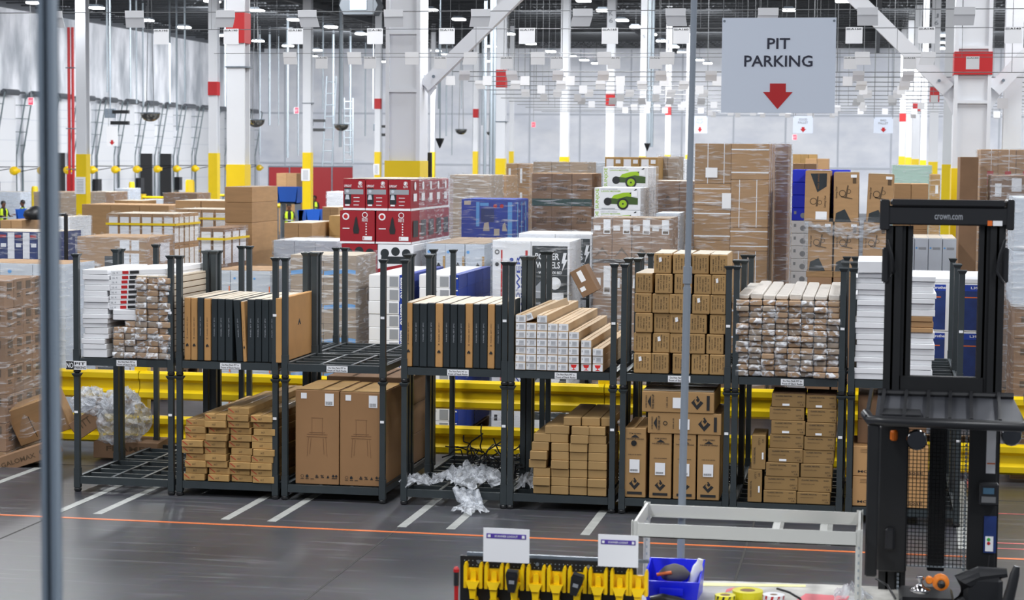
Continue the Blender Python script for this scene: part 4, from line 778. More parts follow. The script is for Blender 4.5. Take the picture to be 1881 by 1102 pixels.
chr0 = [('F', 'black_panel', BLACKB, [('p', [(.2, .95), (.5, .58), (.86, .7), (.86, .96)])]), ('F', 'chair_sketch', INKB, [('o', .35, .4, .14, .11), ('o', .6, .38, .09, .07), ('p', [(.45, .3), (.5, .5), (.55, .5), (.52, .3)]), ('t', .82, .4, .1, .25, 'Gaming Chair', 90)]), ('F', 'sticker', PAPER, [('r', .45, .04, .9, .2)]), ('F', 'tape_print', PALEINK, [('t', .53, .8, .06, .3, 'PRO SERIES', 90)])]
Yc = 30.2; zm = at(1550, 408, Yc)[1]; zb_ = at(1550, 498, Yc)[1]
base = E('pallet_load', 'pallet of brown desk-chair cartons with black printed panels under torn wrap', 'pallet load', (at(1560, 400, Yc)[0], Yc+.6, 0)); skid(base, at(1482, 500, Yc)[0], at(1640, 500, Yc)[0], Yc, Yc+1.3)
up = [(1478, 1524, 303), (1532, 1578, 306), (1592, 1640, 309)]; lowr = [(1484, 1529), (1532, 1577), (1584, 1628)]
for k, (a, b, t) in enumerate(up):
    carton(at(a, 350, Yc)[0], at(b, 350, Yc)[0], Yc, Yc+1.25, zm+.004, at(a, t+11, Yc)[1], KRAFT, parent=base, spec=chr0 if k == 0 else chr_, rot=(0, (.012, -.01, .03)[k], 0), top=BEIGE, tape=1)
for k, (a, b) in enumerate(lowr):
    carton(at(a, 450, Yc)[0], at(b, 450, Yc)[0], Yc, Yc+1.25, zb_, zm, KRAFT, parent=base, spec=chr_, rot=(0, (.0, 0, .02)[k], 0))
    carton(at(a, 450, Yc)[0], at(b, 450, Yc)[0], Yc, Yc+1.25, .14, zb_-.1, KRAFTD, parent=base); carton(at(a, 450, Yc)[0]-.02, at(b, 450, Yc)[0]+.03, Yc, Yc+1.25, zb_-.1, zb_-.003, WOOD, parent=base, name='deck_board')
x0 = at(1478, 450, Yc)[0]; x1 = at(1634, 450, Yc)[0]; shell_film(x0, x1, Yc, Yc+1.2, zb_, zm+.06, FILM, base)
mb = MB(); r_ = random.Random(5); n = 26
for q in range(4):
    pts = [(x0+(x1-x0)*i/n-base.location.x, -.66-r_.uniform(0, .05), zm-.02-.22*math.sin(math.pi*i/n)*(.3+.2*q)+r_.uniform(-.02, .02)) for i in range(n+1)]; mb.tube(pts, [.014+.02*r_.random() for _ in pts], 5)
O('wrap_rope', mb, FILMH, base, smooth=True)
load('tan carton block under a pale green-edged sheet stack beyond the chair cartons', 1642, 1706, 337, 38, 1.2, 2, 4, 1, KRAFT, None, None, 'y')
load('wide pale stack with a green edge above the tan cartons near the far columns', 1640, 1712, 303, 48, 1.6, 1, 8, 1, mat('pale_green_board', (176, 204, 190), .6), FILM, None, 'y2', topm=BEIGE)
load('small carton pallet left of the pale stack, near the BAD PALLET sign', 1480, 1522, 291, 62, 1.5, 2, 6, 1, KRAFT, None, None, 'y3')
load('low carton pallet seen above the blue boxes near the GOOD PALLET sign', 1456, 1500, 283, 70, 1.5, 3, 6, 1, KRAFT2, None, None, 'y4')
load('tall wrapped brown pallet left of the red-labelled pallet at the edge of the hall', 1764, 1798, 288, 35, 1.2, 1, 4, 2, KRAFTD, None, None, 'z')
load('narrow olive and white carton stack between the yellow columns', 1710, 1728, 320, 44, 1.2, 1, 6, 1, KRAFT2, FILM, [lab((.5, .3, .8, .6))], 'z0')
load('wrapped brown pallet with a red and white label at the hall edge', 1801, 1900, 274, 36.5, 1.2, 3, 4, 2, KRAFT, FILMH, [('F', 'strap', PAPER, [('r', .6, 0, .63, 1)]), ('F', 'red_label', REDP, [('r', .4, .35, .75, .62)])], 'z1')
load('grey-brown wrapped pallet with white stickers in front of the red-labelled one', 1822, 1915, 322, 34.8, 1.2, 1, 4, 2, KRAFTD, FILMH, [lab((.07, .6, .2, .85), (.4, .7, .6, .95))], 'z2')
hp = [('F', 'logo', LBLUE, [('c', .14, .88, .07)]), ('F', 'printed_panel', PAPERG, [('o', .72, .25, .09, .05), ('r', .3, .86, .85, .89)])]
load('pale wrapped pallet of tall grey-white boxes seen through the lift truck mast', 1655, 1757, 437, 33, 1.8, 4, 2, 2, GREYB, None, hp, 'aa', topm=BEIGE)
# blue and white printer boxes
bro = [('F', 'blue_panel', NAVYB, [('r', .03, .03, .9, .97)]), ('F', 'blue_header', BLUEB, [('r', .03, .84, .9, .97)]), ('F', 'orange_line', ORANGE, [('r', .25, .7, .8, .72)])]
x0, z1 = at(1572, 516, 26.7); 
r = E('pallet_load', 'pallet of blue and white brother printer boxes behind the mast', 'pallet load', (x0+1.05, 27.4, 0)); wd = at(1748, 516, 26.7)[0]-x0; skid(r, x0, x0+1.8, 26.7, 28.7); h = at(1740, 516, 26.7)[1]-at(1740, 605, 26.7)[1]; k = 0
while z1-(k+1)*h > .05:
    for i in range(3):
        ww = wd/2; carton(x0+i*ww, x0+(i+1)*ww-.01, 26.7, 28.7, z1-(k+1)*h, z1-k*h-.006, WHITEB, parent=r, spec=bro+[('F', 'lettering', PAPER, [('t', .79, .91, .28, .06, 'brother')] if i % 2 else [('t', .62, .91, .42, .05, 'L3900cdn')])], key='bro%d' % (i % 2))
    k += 1
O('carton_lid', MB().box(-1.05, .78, -.7, 1.3, z1, z1+.05), WHITEB, r)
load('grey wrapped tall pallet at the far right beyond the lift truck', 1864, 1990, 362, 25.6, 1.2, 2, 2, 2, GREYB, FILMH, None, 'cc', zb=at(1870, 560, 25.6)[1], pallet=False, cat='wrapped load')
load('brown wrapped carton pallet at the far right under the grey wrapped load', 1864, 1990, 562, 25.6, 1.2, 3, 5, 2, KRAFTD, FILM, [prn(INKB, ('r', .3, .5, .6, .7))], 'cc2')
# loads seen low through the racks
# broken cartons and plastic heap left of the racks
def lcart(name, label, c, dims, rot, m, spec=None):
    o = O(name, cmesh(dims[0], dims[1], dims[2], m), m, None, c, rot); T(o, label, 'box'); 
    if spec: decor(o, dims[0], dims[1], dims[2], spec)
    return o
p = flo(75, 846); lcart('carton', 'long printed carton lying tilted on the floor beside the strut', (p[0], p[1]-.35, .02), (.78, .5, .2), (.0, -.33, .1), KRAFTD, [('F', 'lettering', INKB, [('t', .45, .45, .6, .3, 'GALOMAX'), ('c', .1, .45, .03), ('o', .87, .5, .04, .02)])])
lcart('carton', 'big plain carton panel leaning back under plastic by the strut', (p[0]+.05, p[1]+.15, .34), (.72, .3, .5), (.25, -.35, .1), KRAFT, [('F', 'slot', BLACKS, [('r', .35, .1, .36, .7)])])
lcart('carton', 'lettered carton end poking out of the plastic heap', (p[0]+.62, p[1]+.25, .38), (.35, .4, .25), (.0, -.6, .2), KRAFTD, [('F', 'lettering', INKB, [('t', .5, .6, .6, .4, 'PITT')])])
lcart('carton', 'flattened carton under the plastic heap beside the empty lower rack', (p[0]+1.05, p[1]+.5, .03), (.85, .6, .22), (0, .02, .1), KRAFTD, [('F', 'lettering', INKB, [('t', .5, .6, .6, .3, 'FRAME')])])
def heap(name, label, c, size, seed):
    r = random.Random(seed); bmn = 20; vs = []; fs = []
    for j in range(bmn+1):
        th = math.pi*j/bmn
        for i in range(30):
            ph = 2*math.pi*i/30; k = 1+.16*math.sin(5*ph+seed)*math.sin(3*th)+r.uniform(-.12, .12)
            vs.append((size[0]*k*math.sin(th)*math.cos(ph), size[1]*k*math.sin(th)*math.sin(ph), max(-size[2]*.98, size[2]*k*math.cos(th))))
    for j in range(bmn):
        for i in range(30): fs.append((j*30+i, (j+1)*30+i, (j+1)*30+(i+1) % 30, j*30+(i+1) % 30))
    return T(O(name, MB().add(vs, fs), FILMC, None, c), label, 'plastic wrap')
heap('plastic_heap', 'large heap of crumpled clear plastic beside the empty lower rack', (p[0]+.98, p[1]+.35, .52), (.33, .38, .38), 2)
heap('plastic_heap', 'smaller lump of plastic on the leaning cartons by the parking sign', (p[0]+.60, p[1]+.22, .74), (.22, .22, .20), 6)
s_ = O('plastic_sheet', MB().add([(x*.1, math.sin(x*1.7)*.05+y*.03, y*.1+.03*math.sin(x*2+y)) for y in range(8) for x in range(9)], [(y*9+x, y*9+x+1, (y+1)*9+x+1, (y+1)*9+x) for y in range(7) for x in range(8)]), FILM, None, (p[0]-.38, p[1]-.1, .25), (.2, -.3, 0)); T(s_, 'thin plastic sheet draped over the leaning carton', 'plastic wrap')
# far left: loads, tubs and barriers on the hall floor
far = [(62, 158, 352, 82, 2.2, 'wrapped grey-brown pallet near the left dock wall behind the strut', KRAFTG, FILM, 2, 2), (160, 208, 352, 87, 1.8, 'brown wrapped pallet right of the papered column', KRAFTD, FILM, 2, 2), (212, 236, 346, 89.5, 1.6, 'silver wrapped bundle right of the papered column', GREYB, FILMH, 1, 2), (210, 262, 368, 78, 1.6, 'low brown carton pallet in front of the silver bundle', KRAFT, None, 2, 1),
       (300, 362, 354, 74, 1.6, 'brown pallet in front of the open dock doors', KRAFTD, FILM, 2, 2), (262, 300, 366, 84, 1.4, 'mixed white and blue pallet by the dock doors', GREYB, None, 2, 2), (600, 640, 352, 60, 1.4, 'white wrapped bag stack left of the vacuum boxes', WHITEB, FILMH, 1, 6), (592, 622, 380, 56, 1.4, 'plain brown carton block in front of the seated worker', KRAFT, None, 2, 1), (508, 545, 318, 96, 1.5, 'torn brown cartons on the blue tub', KRAFT, None, 2, 1), (560, 596, 305, 110, 1.5, 'distant brown cartons on the mezzanine edge', KRAFT, None, 3, 1),
       (1240, 1262, 300, 60, 1.2, 'white wrapped pallet left of the pole', WHITEB, FILM, 1, 3), (-10, 38, 352, 97, 1.6, 'crumpled silver load behind the seated workers', GREYB, FILMH, 2, 3), (0, 40, 404, 44, 1.3, 'long brown carton pallet in front of the seated workers', KRAFT, None, 2, 3), (106, 128, 398, 44, 1.3, 'clear bottle bundles on a pallet right of the strut', WHITEB, FILMH, 2, 4), (1456, 1500, 300, 56, 1.3, 'brown carton pallet between the blue boxes and far wall', KRAFTD, None, 2, 3)]
for k, (a, b, t, Y, d, l_, m, f, nc, nl) in enumerate(far): load(l_, a, b, t, Y, d, nc, nl, 1, m, f, None, 'far%d' % k, topm=BEIGE if k % 2 else None)
TUB = mat('blue_tub_plastic', (24, 84, 178), .4)
for k, (a, b, t, Y) in enumerate(((28, 72, 384, 62), (158, 222, 388, 60), (508, 548, 343, 90), (560, 591, 385, 66), (546, 558, 386, 70), (572, 596, 355, 113))):
    x0, z1 = at(a, t, Y); x1 = at(b, t, Y)[0]; r = E('tub', 'blue bulk tub, %s' % ('beside the workers behind the strut', 'right of the papered yellow column base', 'with torn cartons on top near the red barriers', 'in front of the seated worker in a vest', 'between the two workers in vests', 'behind the seated worker')[k], 'tub', ((x0+x1)/2, Y+.5, 0))
    w = x1-x0; mb = MB(); zb0 = z1-.75; 
    mb.prism([(-w/2, z1), (-w/2+.1, zb0), (w/2-.1, zb0), (w/2, z1), (w/2-.05, z1), (w/2-.14, zb0+.05), (-w/2+.14, zb0+.05), (-w/2+.05, z1)], -.5, .5).box(-w/2+.05, w/2-.05, -.5, -.46, zb0, z1).box(-w/2+.05, w/2-.05, .46, .5, zb0, z1)
    O('tub_body', mb, TUB, r); O('stand', MB().box(-w/2+.15, -w/2+.2, -.4, .4, 0, zb0).box(w/2-.2, w/2-.15, -.4, .4, 0, zb0).box(-w/2+.15, w/2-.15, -.4, .4, zb0-.06, zb0), GALV, r)
REDF = mat('red_barrier_panel', (150, 28, 34), .5)
for k in range(4):
    x0, z1 = at(494+k*39, 307, 104); x1 = at(494+k*39+36.5, 307, 104)[0]; r = E('barrier_panel', 'dark red barrier panel, %s of four along the dock staging area' % ORD[k], 'barrier', (x0, 104, 0))
    O('panel', MB().box(0, x1-x0, 0, .05, .4, z1), REDF, r); O('frame', MB().box(-.05, 0, -.02, .08, 0, z1+.05).box(0, x1-x0, -.02, .08, z1, z1+.08), GALV, r)
for k, (a, b, y0, Y) in enumerate(((237, 247, 334, 93), (341, 357, 330, 80), (58, 70, 342, 85))):
    x0, z1 = at(a, y0, Y); x1 = at(b, y0, Y)[0]; w = (x1-x0)/2; T(O('bollard', MB().lathe((0, 0, 0), [(w*1.05, 0), (w, .1), (w, z1-.1), (w*.8, z1)], 14), YELLOW, None, ((x0+x1)/2, Y, 0), smooth=True), 'yellow bollard cover %s' % ('beside the second dock light', 'in front of the open dock doors', 'behind the strut by the dock wall')[k], 'bollard')
for k, (a, b, y0, y1, Y) in enumerate(((508, 545, 360, 368, 94), (508, 524, 374, 382, 93), (262, 302, 361, 364, 95), (364, 412, 356, 361, 95), (128, 142, 433, 447, 46), (1020, 1060, 400, 402, 60))[:5]):
    x0, z1 = at(a, y0, Y); x1, z0 = at(b, y1, Y); r = E('floor_barrier', 'low yellow barrier rail %s' % ('in front of the torn cartons', 'left of the standing worker', 'before the closed dock doors', 'before the open dock doors', 'beside the big black-wrapped pallet')[k], 'barrier', (x0, Y, 0))
    O('rail', MB().tube([(0, 0, (z0+z1)/2), (x1-x0, 0, (z0+z1)/2)], max(.06, (z1-z0)/2), 8), YELLOW, r)
    for q in (.05, .95): O('post', MB().box((x1-x0)*q-.04, (x1-x0)*q+.04, .0, .06, 0, z1), GALV, r)

a_ = at(1072, 545, 27.0); lcart('carton', 'tilted brown carton with white labels wedged beside the black and white toy boxes', (a_[0]+.06, 27.45, a_[1]+.02), (.24, .4, .4), (0, -.5, 0), KRAFTD, [lab((.35, .5, .65, .9), (.1, .2, .4, .35))])
x0, z1 = at(772, 280, 36.5); x1 = at(792, 280, 36.5)[0]; r = E('gantry', 'black square-tube gantry corner right of the big stiffened column', 'gantry', (x0, 36.5, 0)); O('upright', MB().box(x1-x0-.09, x1-x0, 0, .09, 0, z1), BLACKS, r); O('top_bar', MB().box(-.02, x1-x0-.09, 0, .09, z1-.1, z1), BLACKS, r)
x0, z1 = at(121, 394, 31.0); r = E('stand', 'thin black upright stand with a short top arm behind the parking sign rack', 'stand', (x0, 31.0, 0)); O('post', MB().tube([(0, 0, 0), (0, 0, z1)], .035, 8), BLACKS, r); O('arm', MB().tube([(0, 0, z1), (-.12, 0, z1+.0), (-.3, 0, z1-.02)], .025, 8), BLACKS, r)
x0, z1 = at(50, 402, 43.9); T(O('bag', MB().lathe((0, 0, 0), [(.24, -.2), (.3, -.1), (.27, 0), (.16, .09), (.05, .12)], 12), BLACKS, None, (x0, 44.4, z1+.17), smooth=True), 'black bundled bag on the long brown carton pallet', 'bag')
# ---------------- steel columns ----------------
def column(a, b, Y, ytop, label, red=None, paper=None, letter=None, big=False, strapy=None):
    x0, zt = at(a, ytop, Y); x1 = at(b, ytop, Y)[0]; w = x1-x0; r = E('steel_column', label, 'column', ((x0+x1)/2, Y+w/2, 0))
    if big:
        mb = MB().box(-w/2, -w/2+.07, -.02, w, zt, ZC).box(w/2-.07, w/2, -.02, w, zt, ZC).box(-w/2+.07, w/2-.07, .05, .12, zt, ZC)
        O('shaft', mb, WHITEP, r, (0, -w/2, 0)); z = 5.3
        for z in (zt+1.25, zt+2.3): O('stiffener', MB().box(-w/2+.07, w/2-.07, -.02, .05, z, z+.06), WHITEP, r, (0, -w/2, 0))
        O('yellow_band', MB().box(-w/2-.01, w/2+.01, -.03, w+.01, 0, zt), YELLOW, r, (0, -w/2, 0))
    else:
        f = w*.13; mb = MB().box(-w/2, w/2, 0, f, zt, ZC).box(-w/2, w/2, w-f, w, zt, ZC).box(-f/2, f/2, f, w-f, zt, ZC)
        O('shaft', mb, WHITEP, r, (0, -w/2, 0)); O('yellow_band', MB().box(-w/2-.01, w/2+.01, -.012, w+.01, 0, zt), YELLOW, r, (0, -w/2, 0))
    if red:
        z1, z0 = at(a, red[0], Y)[1], at(a, red[1], Y)[1]; O('red_band', MB().box(-w/2-.012, w/2+.012, -.035, w+.012, z0, z1), REDP, r, (0, -w/2, 0))
    if paper:
        z1, z0 = at(a, paper[0], Y)[1], at(a, paper[1], Y)[1]; O('paper_notice', MB().box(-w/2-.06, w/2-.02, -.03, -.02, z0, z1), PAPER, r, (0, -w/2, 0))
        mb = MB()
        for q in range(9): z = z0+(z1-z0)*(.1+.09*q); mb.box(-w/2+.02, w/2-.1, -.032, -.03, z, z+.02)
        O('printing', mb, PAPERG, r, (0, -w/2, 0))
    if letter:
        z1, z0 = at(a, letter[0], Y)[1], at(a, letter[1], Y)[1]; mb = MB(); face_items(mb, Vector((-w/2, -.004, z0)), Vector((w, 0, 0)), Vector((0, 0, z1-z0)), [('t', .5, .8 if len(letter[2]) > 1 else .5, .5, .4, letter[2][0])] + ([('t', .5, .2, .5, .4, letter[2][1])] if len(letter[2]) > 1 else [])); O('lettering', mb, PAPERG, r, (0, -w/2, 0))
    if strapy:
        z = at(a, strapy, Y)[1]; O('clamp_band', MB().box(-w/2-.03, w/2+.06, -.03, w+.02, z, z+.03), GALV, r, (0, -w/2, 0))
    return r
column(140, 158, 75, 283, 'white column with yellow base and paper notice nearest the red pipes', paper=(325, 356))
column(383, 398.5, 79, 281, 'slim white column with a red band left of the wide one beside it', red=(150, 175))
column(416.5, 449, 42, 302, 'white column with a large red band near the ceiling cards', red=(23, 79), strapy=124)
column(556, 570.5, 88, 280, 'white column with a paper notice above the seated worker', paper=(310, 332), strapy=190)
column(688, 698, 102, 279, 'slim column with a red band left of the big stiffened column', red=(181, 200), paper=(301, 321))
column(708, 771, 35.5, 295, 'big stiffened white column with a diagonal brace behind the vacuum boxes', big=True)
column(790.5, 798, 130, 279, 'very slim far column right of the black hanging cone')
column(868.5, 877, 120, 278, 'slim far column with a small red band behind the brace', red=(200, 216))
column(910.5, 927, 69, 291, 'white column with a red band beside the brown and white pallet', red=(128, 160), strapy=224)
column(935, 942.5, 125, 278, 'slim far column just right of the red-banded one')
column(1028, 1043.5, 82, 288, 'plain white column in mid hall above the dark green-banded cartons')
column(1112, 1126.5, 85, 288, 'white column lettered K 6 with a red band', red=(172, 194), letter=(20, 42, 'K6'))
column(1174, 1186, 100, 287, 'white column numbered 5 behind the card wires', letter=(60, 74, '5'))
column(1221, 1231, 115, 284, 'slim column lettered K 4 with a red band', red=(196, 211), letter=(72, 94, 'K4'))
column(1259, 1266, 132, 284, 'farthest slim column in the K row behind the pole')
column(1651, 1662, 128, 287, 'farthest slim column in the J row right of the BAD PALLET sign', red=(208, 223))
column(1663, 1674, 120, 289, 'second farthest column in the J row', )
column(1675, 1688, 108, 292, 'slim J row column with a low red band', red=(190, 204))
column(1690, 1701, 98, 294, 'plain slim column in the J row left of the lettered one')
column(1706, 1722, 72, 297, 'white column with a red band between the J row and the big braced column', red=(160, 187), letter=(25, 46, 'J6'))
column(1731, 1747, 52, 302, 'white column with a tall yellow base just left of the big braced column')
column(1749, 1817, 39.5, 309, 'big stiffened white column with a wide red band and two braces', red=(95, 137), big=True)
column(1841, 1874, 41, 300, 'plain wide white column right of the big braced column')
def brace(p, q, Y, w, label, gus):
    a, b = at(*p, Y), at(*q, Y); r = E('column_brace', label, 'brace', (a[0], Y+.1, a[1])); d = Vector((b[0]-a[0], 0, b[1]-a[1]))
    O('beam', MB().bar((0, 0, 0), d, .2, w), WHITEP, r); n = d.normalized()
    O('bolt', MB().lathe(tuple(n*.25+Vector((0, -.11, 0))), [(.03, 0), (.03, -.02)], 8, 'y'), GALV, r)
    g = [at(*t, Y) for t in gus]; O('gusset_plate', MB().prism([(x-a[0], z-a[1]) for x, z in g], -.02, .02), WHITEP, r)
brace((779, 158), (985, -45), 35.7, .24, 'white diagonal brace rising right from the big column behind the vacuum boxes', [(768, 135), (768, 152), (788, 176), (800, 160), (790, 140)])
brace((1742, 165), (1545, -30), 39.7, .29, 'white diagonal brace rising left over the PIT PARKING sign side', [(1752, 140), (1752, 215), (1730, 170), (1738, 145)])
brace((1826, 165), (1985, 0), 39.7, .29, 'white diagonal brace rising right beyond the big red-banded column', [(1815, 140), (1815, 210), (1842, 170), (1830, 145)])
# ---------------- red sprinkler risers, drops, lamps, mirrors ----------------
xr = XW+1.0
for k, px in enumerate((127, 134)):
    Y = 103; x, _ = at(px, 200, Y); z1 = at(px, 50, Y)[1]; z0 = at(px, 345, Y)[1]
    r = E('sprinkler_riser', 'red sprinkler riser pipe on the dock wall, the %s one' % ('left', 'right')[k], 'pipe', (x, Y, 0)); O('pipe', MB().tube([(0, 0, .1), (0, 0, z1)], .085, 8), REDP, r); 
    for z in (z0+1, 5.3, 8.6): O('clamp', MB().box(-.16, .16, -.1, .1, z, z+.05), GALV, r)
    if k == 0: O('valve', MB().box(-.1, .1, -.15, .2, .6, z0+.75), REDP, r)
lamps = sorted([(64, 5), (177, 14), (269, 37), (338, 50), (390, 2), (472, 19), (474, 75), (407, 65), (541, 36), (529, 84), (608, 49), (664, 62), (791, 18), (843, 35), (935, 62), (801, 93), (702, 113), (902, 85), (900, 112), (1072, 1), (1108, 19), (1143, 37), (1168, 50), (1196, 63), (1215, 75), (1238, 86), (1253, 96), (1050, 103), (1073, 110), (1095, 116), (1285, 110), (1300, 116), (1449, 18), (1547, 2), (1732, 65), (1730, 78), (1727, 89), (1718, 96), (820, 99), (583, 92), (574, 103), (1012, 94), (975, 80)])
ORD.extend([a+'-'+b for a in ('twenty', 'thirty', 'forty', 'fifty') for b in ORD[:9]]) if False else None
def ordn(k):
    k += 1; t, u = divmod(k, 10)
    if k <= 20: return ORD[k-1]
    return (('twentieth', 'thirtieth', 'fortieth', 'fiftieth')[t-2]) if u == 0 else ('twenty', 'thirty', 'forty', 'fifty')[t-2]+'-'+ORD[u-1]
LAMPM = mat('led_diffuser', (255, 255, 255), .5, emit=10)
hm = MB().prism([(-.32, .02), (.32, .02), (.2, .14), (-.2, .14)], -.4, .4).mesh('housing'); dm = MB().box(-.3, .3, -.38, .38, -.05, .02).mesh('diffuser')
for k, (px, py) in enumerate(lamps):
    zL = 11.4; d = ray(px, py); t = (zL-CAMH)/d.z; x, y = d.x*t, d.y*t
    if y > 148: y = 148; x = d.x/d.y*148; zL = CAMH + d.z/d.y*148
    r = E('high_bay_lamp', 'lit high-bay lamp, %s from the left under the dark roof' % ordn(k), 'lamp', (x, y, zL), group='high-bay lamps'); O('housing', hm, GALV, r); O('diffuser', dm, LAMPM, r); O('drop_wire', MB().tube([(0, 0, .15), (0, 0, ZC-zL)], .012, 4), WIRE, r)
    pass
rr = random.Random(11)
drops = [(197, 170, 200, 100), (203, 165, 100, 100), (240, 180, 50, 98), (251, 190, 60, 102), (263, 195, 50, 104), (312, 190, 80, 90), (325, 240, 20, 88), (340, 188, 0, 86), (414, 196, 90, 96)]
for k, (px, y0, y1, Y) in enumerate(drops):
    x, z0 = at(px, y0, Y); T(O('conduit_drop', MB().tube([(0, 0, z0), (0, 0, ZC)], .045, 6), PIPE, None, (x, Y, 0)), 'thin grey conduit over the dock doors, %s from the left' % ordn(k), 'conduit', 'conduits over the dock')
for k in range(26):
    px = 478+k*17+rr.uniform(-6, 6)
    if 706 < px < 772: continue
    Y = rr.uniform(112, 147); x, z0 = at(px, rr.choice((200, 230, 250, 285, 290)), Y); T(O('conduit_drop', MB().tube([(0, 0, z0), (0, 0, ZC)], rr.choice((.03, .05, .08)), 6), PIPE, None, (x, Y, 0)), 'thin grey conduit before the far wall, %s from the left' % ordn(k), 'conduit', 'conduits at the far wall')
for k, px in enumerate((890, 901, 907, 625, 1193, 1197)):
    Y = 92+k; x, z0 = at(px, 320 if k < 3 else 270, Y); T(O('conduit_drop', MB().tube([(0, 0, max(0, z0) if k > 2 else 0), (0, 0, ZC)], .075, 8), PIPE, None, (x, Y, 0)), 'thick grey pipe %s' % ('left of the three beside the red-banded column', 'middle of the three beside the red-banded column', 'right of the three beside the red-banded column', 'above the distant dome mirror', 'left of two above the right black cone', 'right of two above the right black cone')[k], 'pipe')
MIR = mat('convex_mirror_surface', (170, 168, 160), .12, metal=1, noise=.2, nscale=4)
for k, (px, py, w, Y) in enumerate(((276, 208, 38, 72), (470, 220, 34, 80), (627, 229, 28, 95), (847, 238, 22, 118), (901, 243, 15, 130))):
    x, z = at(px, py, Y); R_ = w/2*Y/3650; r = E('dome_mirror', 'hanging half-dome safety mirror, %s from the dock side' % ORD[k], 'mirror', (x, Y, z))
    O('dome', MB().lathe((0, 0, 0), [(R_*math.cos(t*.157), -R_*.85*math.sin(t*.157)) for t in range(0, 10)], 20), MIR, r, smooth=True); O('rim', MB().lathe((0, 0, 0), [(R_, -.02), (R_*1.04, 0), (R_*.98, .03)], 20), GALV, r); O('hanger', MB().tube([(-R_*.4, 0, 0), (0, 0, ZC-z)], .015, 4).tube([(R_*.4, 0, 0), (0, 0, ZC-z)], .015, 4), WIRE, r)
for k, (px, py, w, Y) in enumerate(((808, 254, 19, 75), (1189, 263, 15, 95))):
    x, z = at(px, py, Y); R_ = w/2*Y/3650; r = E('hanging_cone', 'black downward-pointing hanging cone marker, the %s one' % ('one right of the big braced column', 'smaller one over the mower boxes')[k], 'marker', (x, Y, z)); O('cone', MB().lathe((0, 0, 0), [(R_, 0), (R_*.95, -.06), (.02, -R_*1.95)], 4), BLACKS, r, rot=(0, 0, .78)); O('hanger', MB().tube([(0, 0, 0), (0, 0, ZC-z)], .03, 6), PIPE, r)
EXM = mat('exit_sign_red', (255, 60, 80), .5, emit=1.6)
for k, (px, py, Y) in enumerate(((57, 186, 96), (545, 203, 120), (980, 229, 145), (1460, 252, 140))):
    x, z = at(px, py, Y); s = .24; r = E('exit_sign', 'glowing red EXIT sign hanging %s' % ('over the dock doors beside the strut', 'left of the notice column', 'before the far wall right of the brace', 'above the tallest brown pallet area')[k], 'sign', (x, Y, z))
    O('panel', MB().box(-s*.5, s*.5, -.03, .03, -s*.7, s*.7), EXM, r); O('housing', MB().box(-s*.75, s*.55, -.02, .05, -s*.8, s*.8), PAPER, r); O('hanger', MB().tube([(0, 0, s*.8), (0, 0, ZC-z)], .012, 4), WIRE, r)
    mb = MB(); face_items(mb, Vector((-s*.45, -.031, -s*.4)), Vector((s*.9, 0, 0)), Vector((0, 0, s*.8)), [('t', .5, .5, .85, .7, 'EXIT')]); O('lettering', mb, PAPER, r)
x, z = at(664, 14, 64); r = E('unit_heater', 'grey suspended unit heater under the roof above the slim conduits', 'heater', (x, 64, z)); O('casing', MB().prism([(-.35, .75), (.35, .75), (.65, .05), (.5, -.25), (-.5, -.25), (-.65, .05)], -.4, .4), mat('dull_heater_steel', (84, 90, 96), .6), r); O('louvre', MB().box(-.28, .28, -.42, -.4, -.1, .3), PIPE, r); O('hanger', MB().tube([(0, 0, .7), (0, 0, ZC-z)], .04, 6), PIPE, r)
for k in range(2):
    px, py, Y = ((600, 255, 118), (640, 235, 128))[k]; x, z = at(px, py, Y); xt, zt = at(px+9, 140, Y) if k == 0 else at(px, 180, Y); r = E('wall_ladder', 'grey access ladder on the far dock corner, the %s' % ('tall leaning one', 'short one beside it')[k], 'ladder', (x, Y, 0)); wl = .6; z0 = at(px, 330 if k == 0 else 300, Y)[1]
    mb = MB().tube([(-wl/2, 0, z0), (-wl/2+xt-x, 0, zt)], .05, 6).tube([(wl/2, 0, z0), (wl/2+xt-x, 0, zt)], .05, 6); O('side_rail', mb, PIPE, r)
    for q in range(9): f = (q+.5)/9; zq = z0+(zt-z0)*f; xo = (xt-x)*f; O('rung', MB().tube([(-wl/2+xo, 0, zq), (wl/2+xo, 0, zq)], .035, 6), PIPE, r)
# camera-like dock boxes
for k, (px, py, Y) in enumerate(((215, 213, 92), (578, 228, 112), (703, 238, 125))):
    x, z = at(px, py, Y); r = E('dock_camera', 'hanging black dock camera bracket, %s' % ('near the left dome mirror', 'beside the notice column', 'left of the big column')[k], 'camera', (x, Y, z)); O('bracket', MB().tube([(-.35, 0, 0), (-.35, 0, ZC-z)], .03, 6).box(-.6, -.1, -.1, .1, -.1, .35), GALV, r); O('housing', MB().box(-.2, .6, -.12, .12, .12, .28).box(-.3, .6, -.12, .12, -.42, -.25), BLACKS, r)
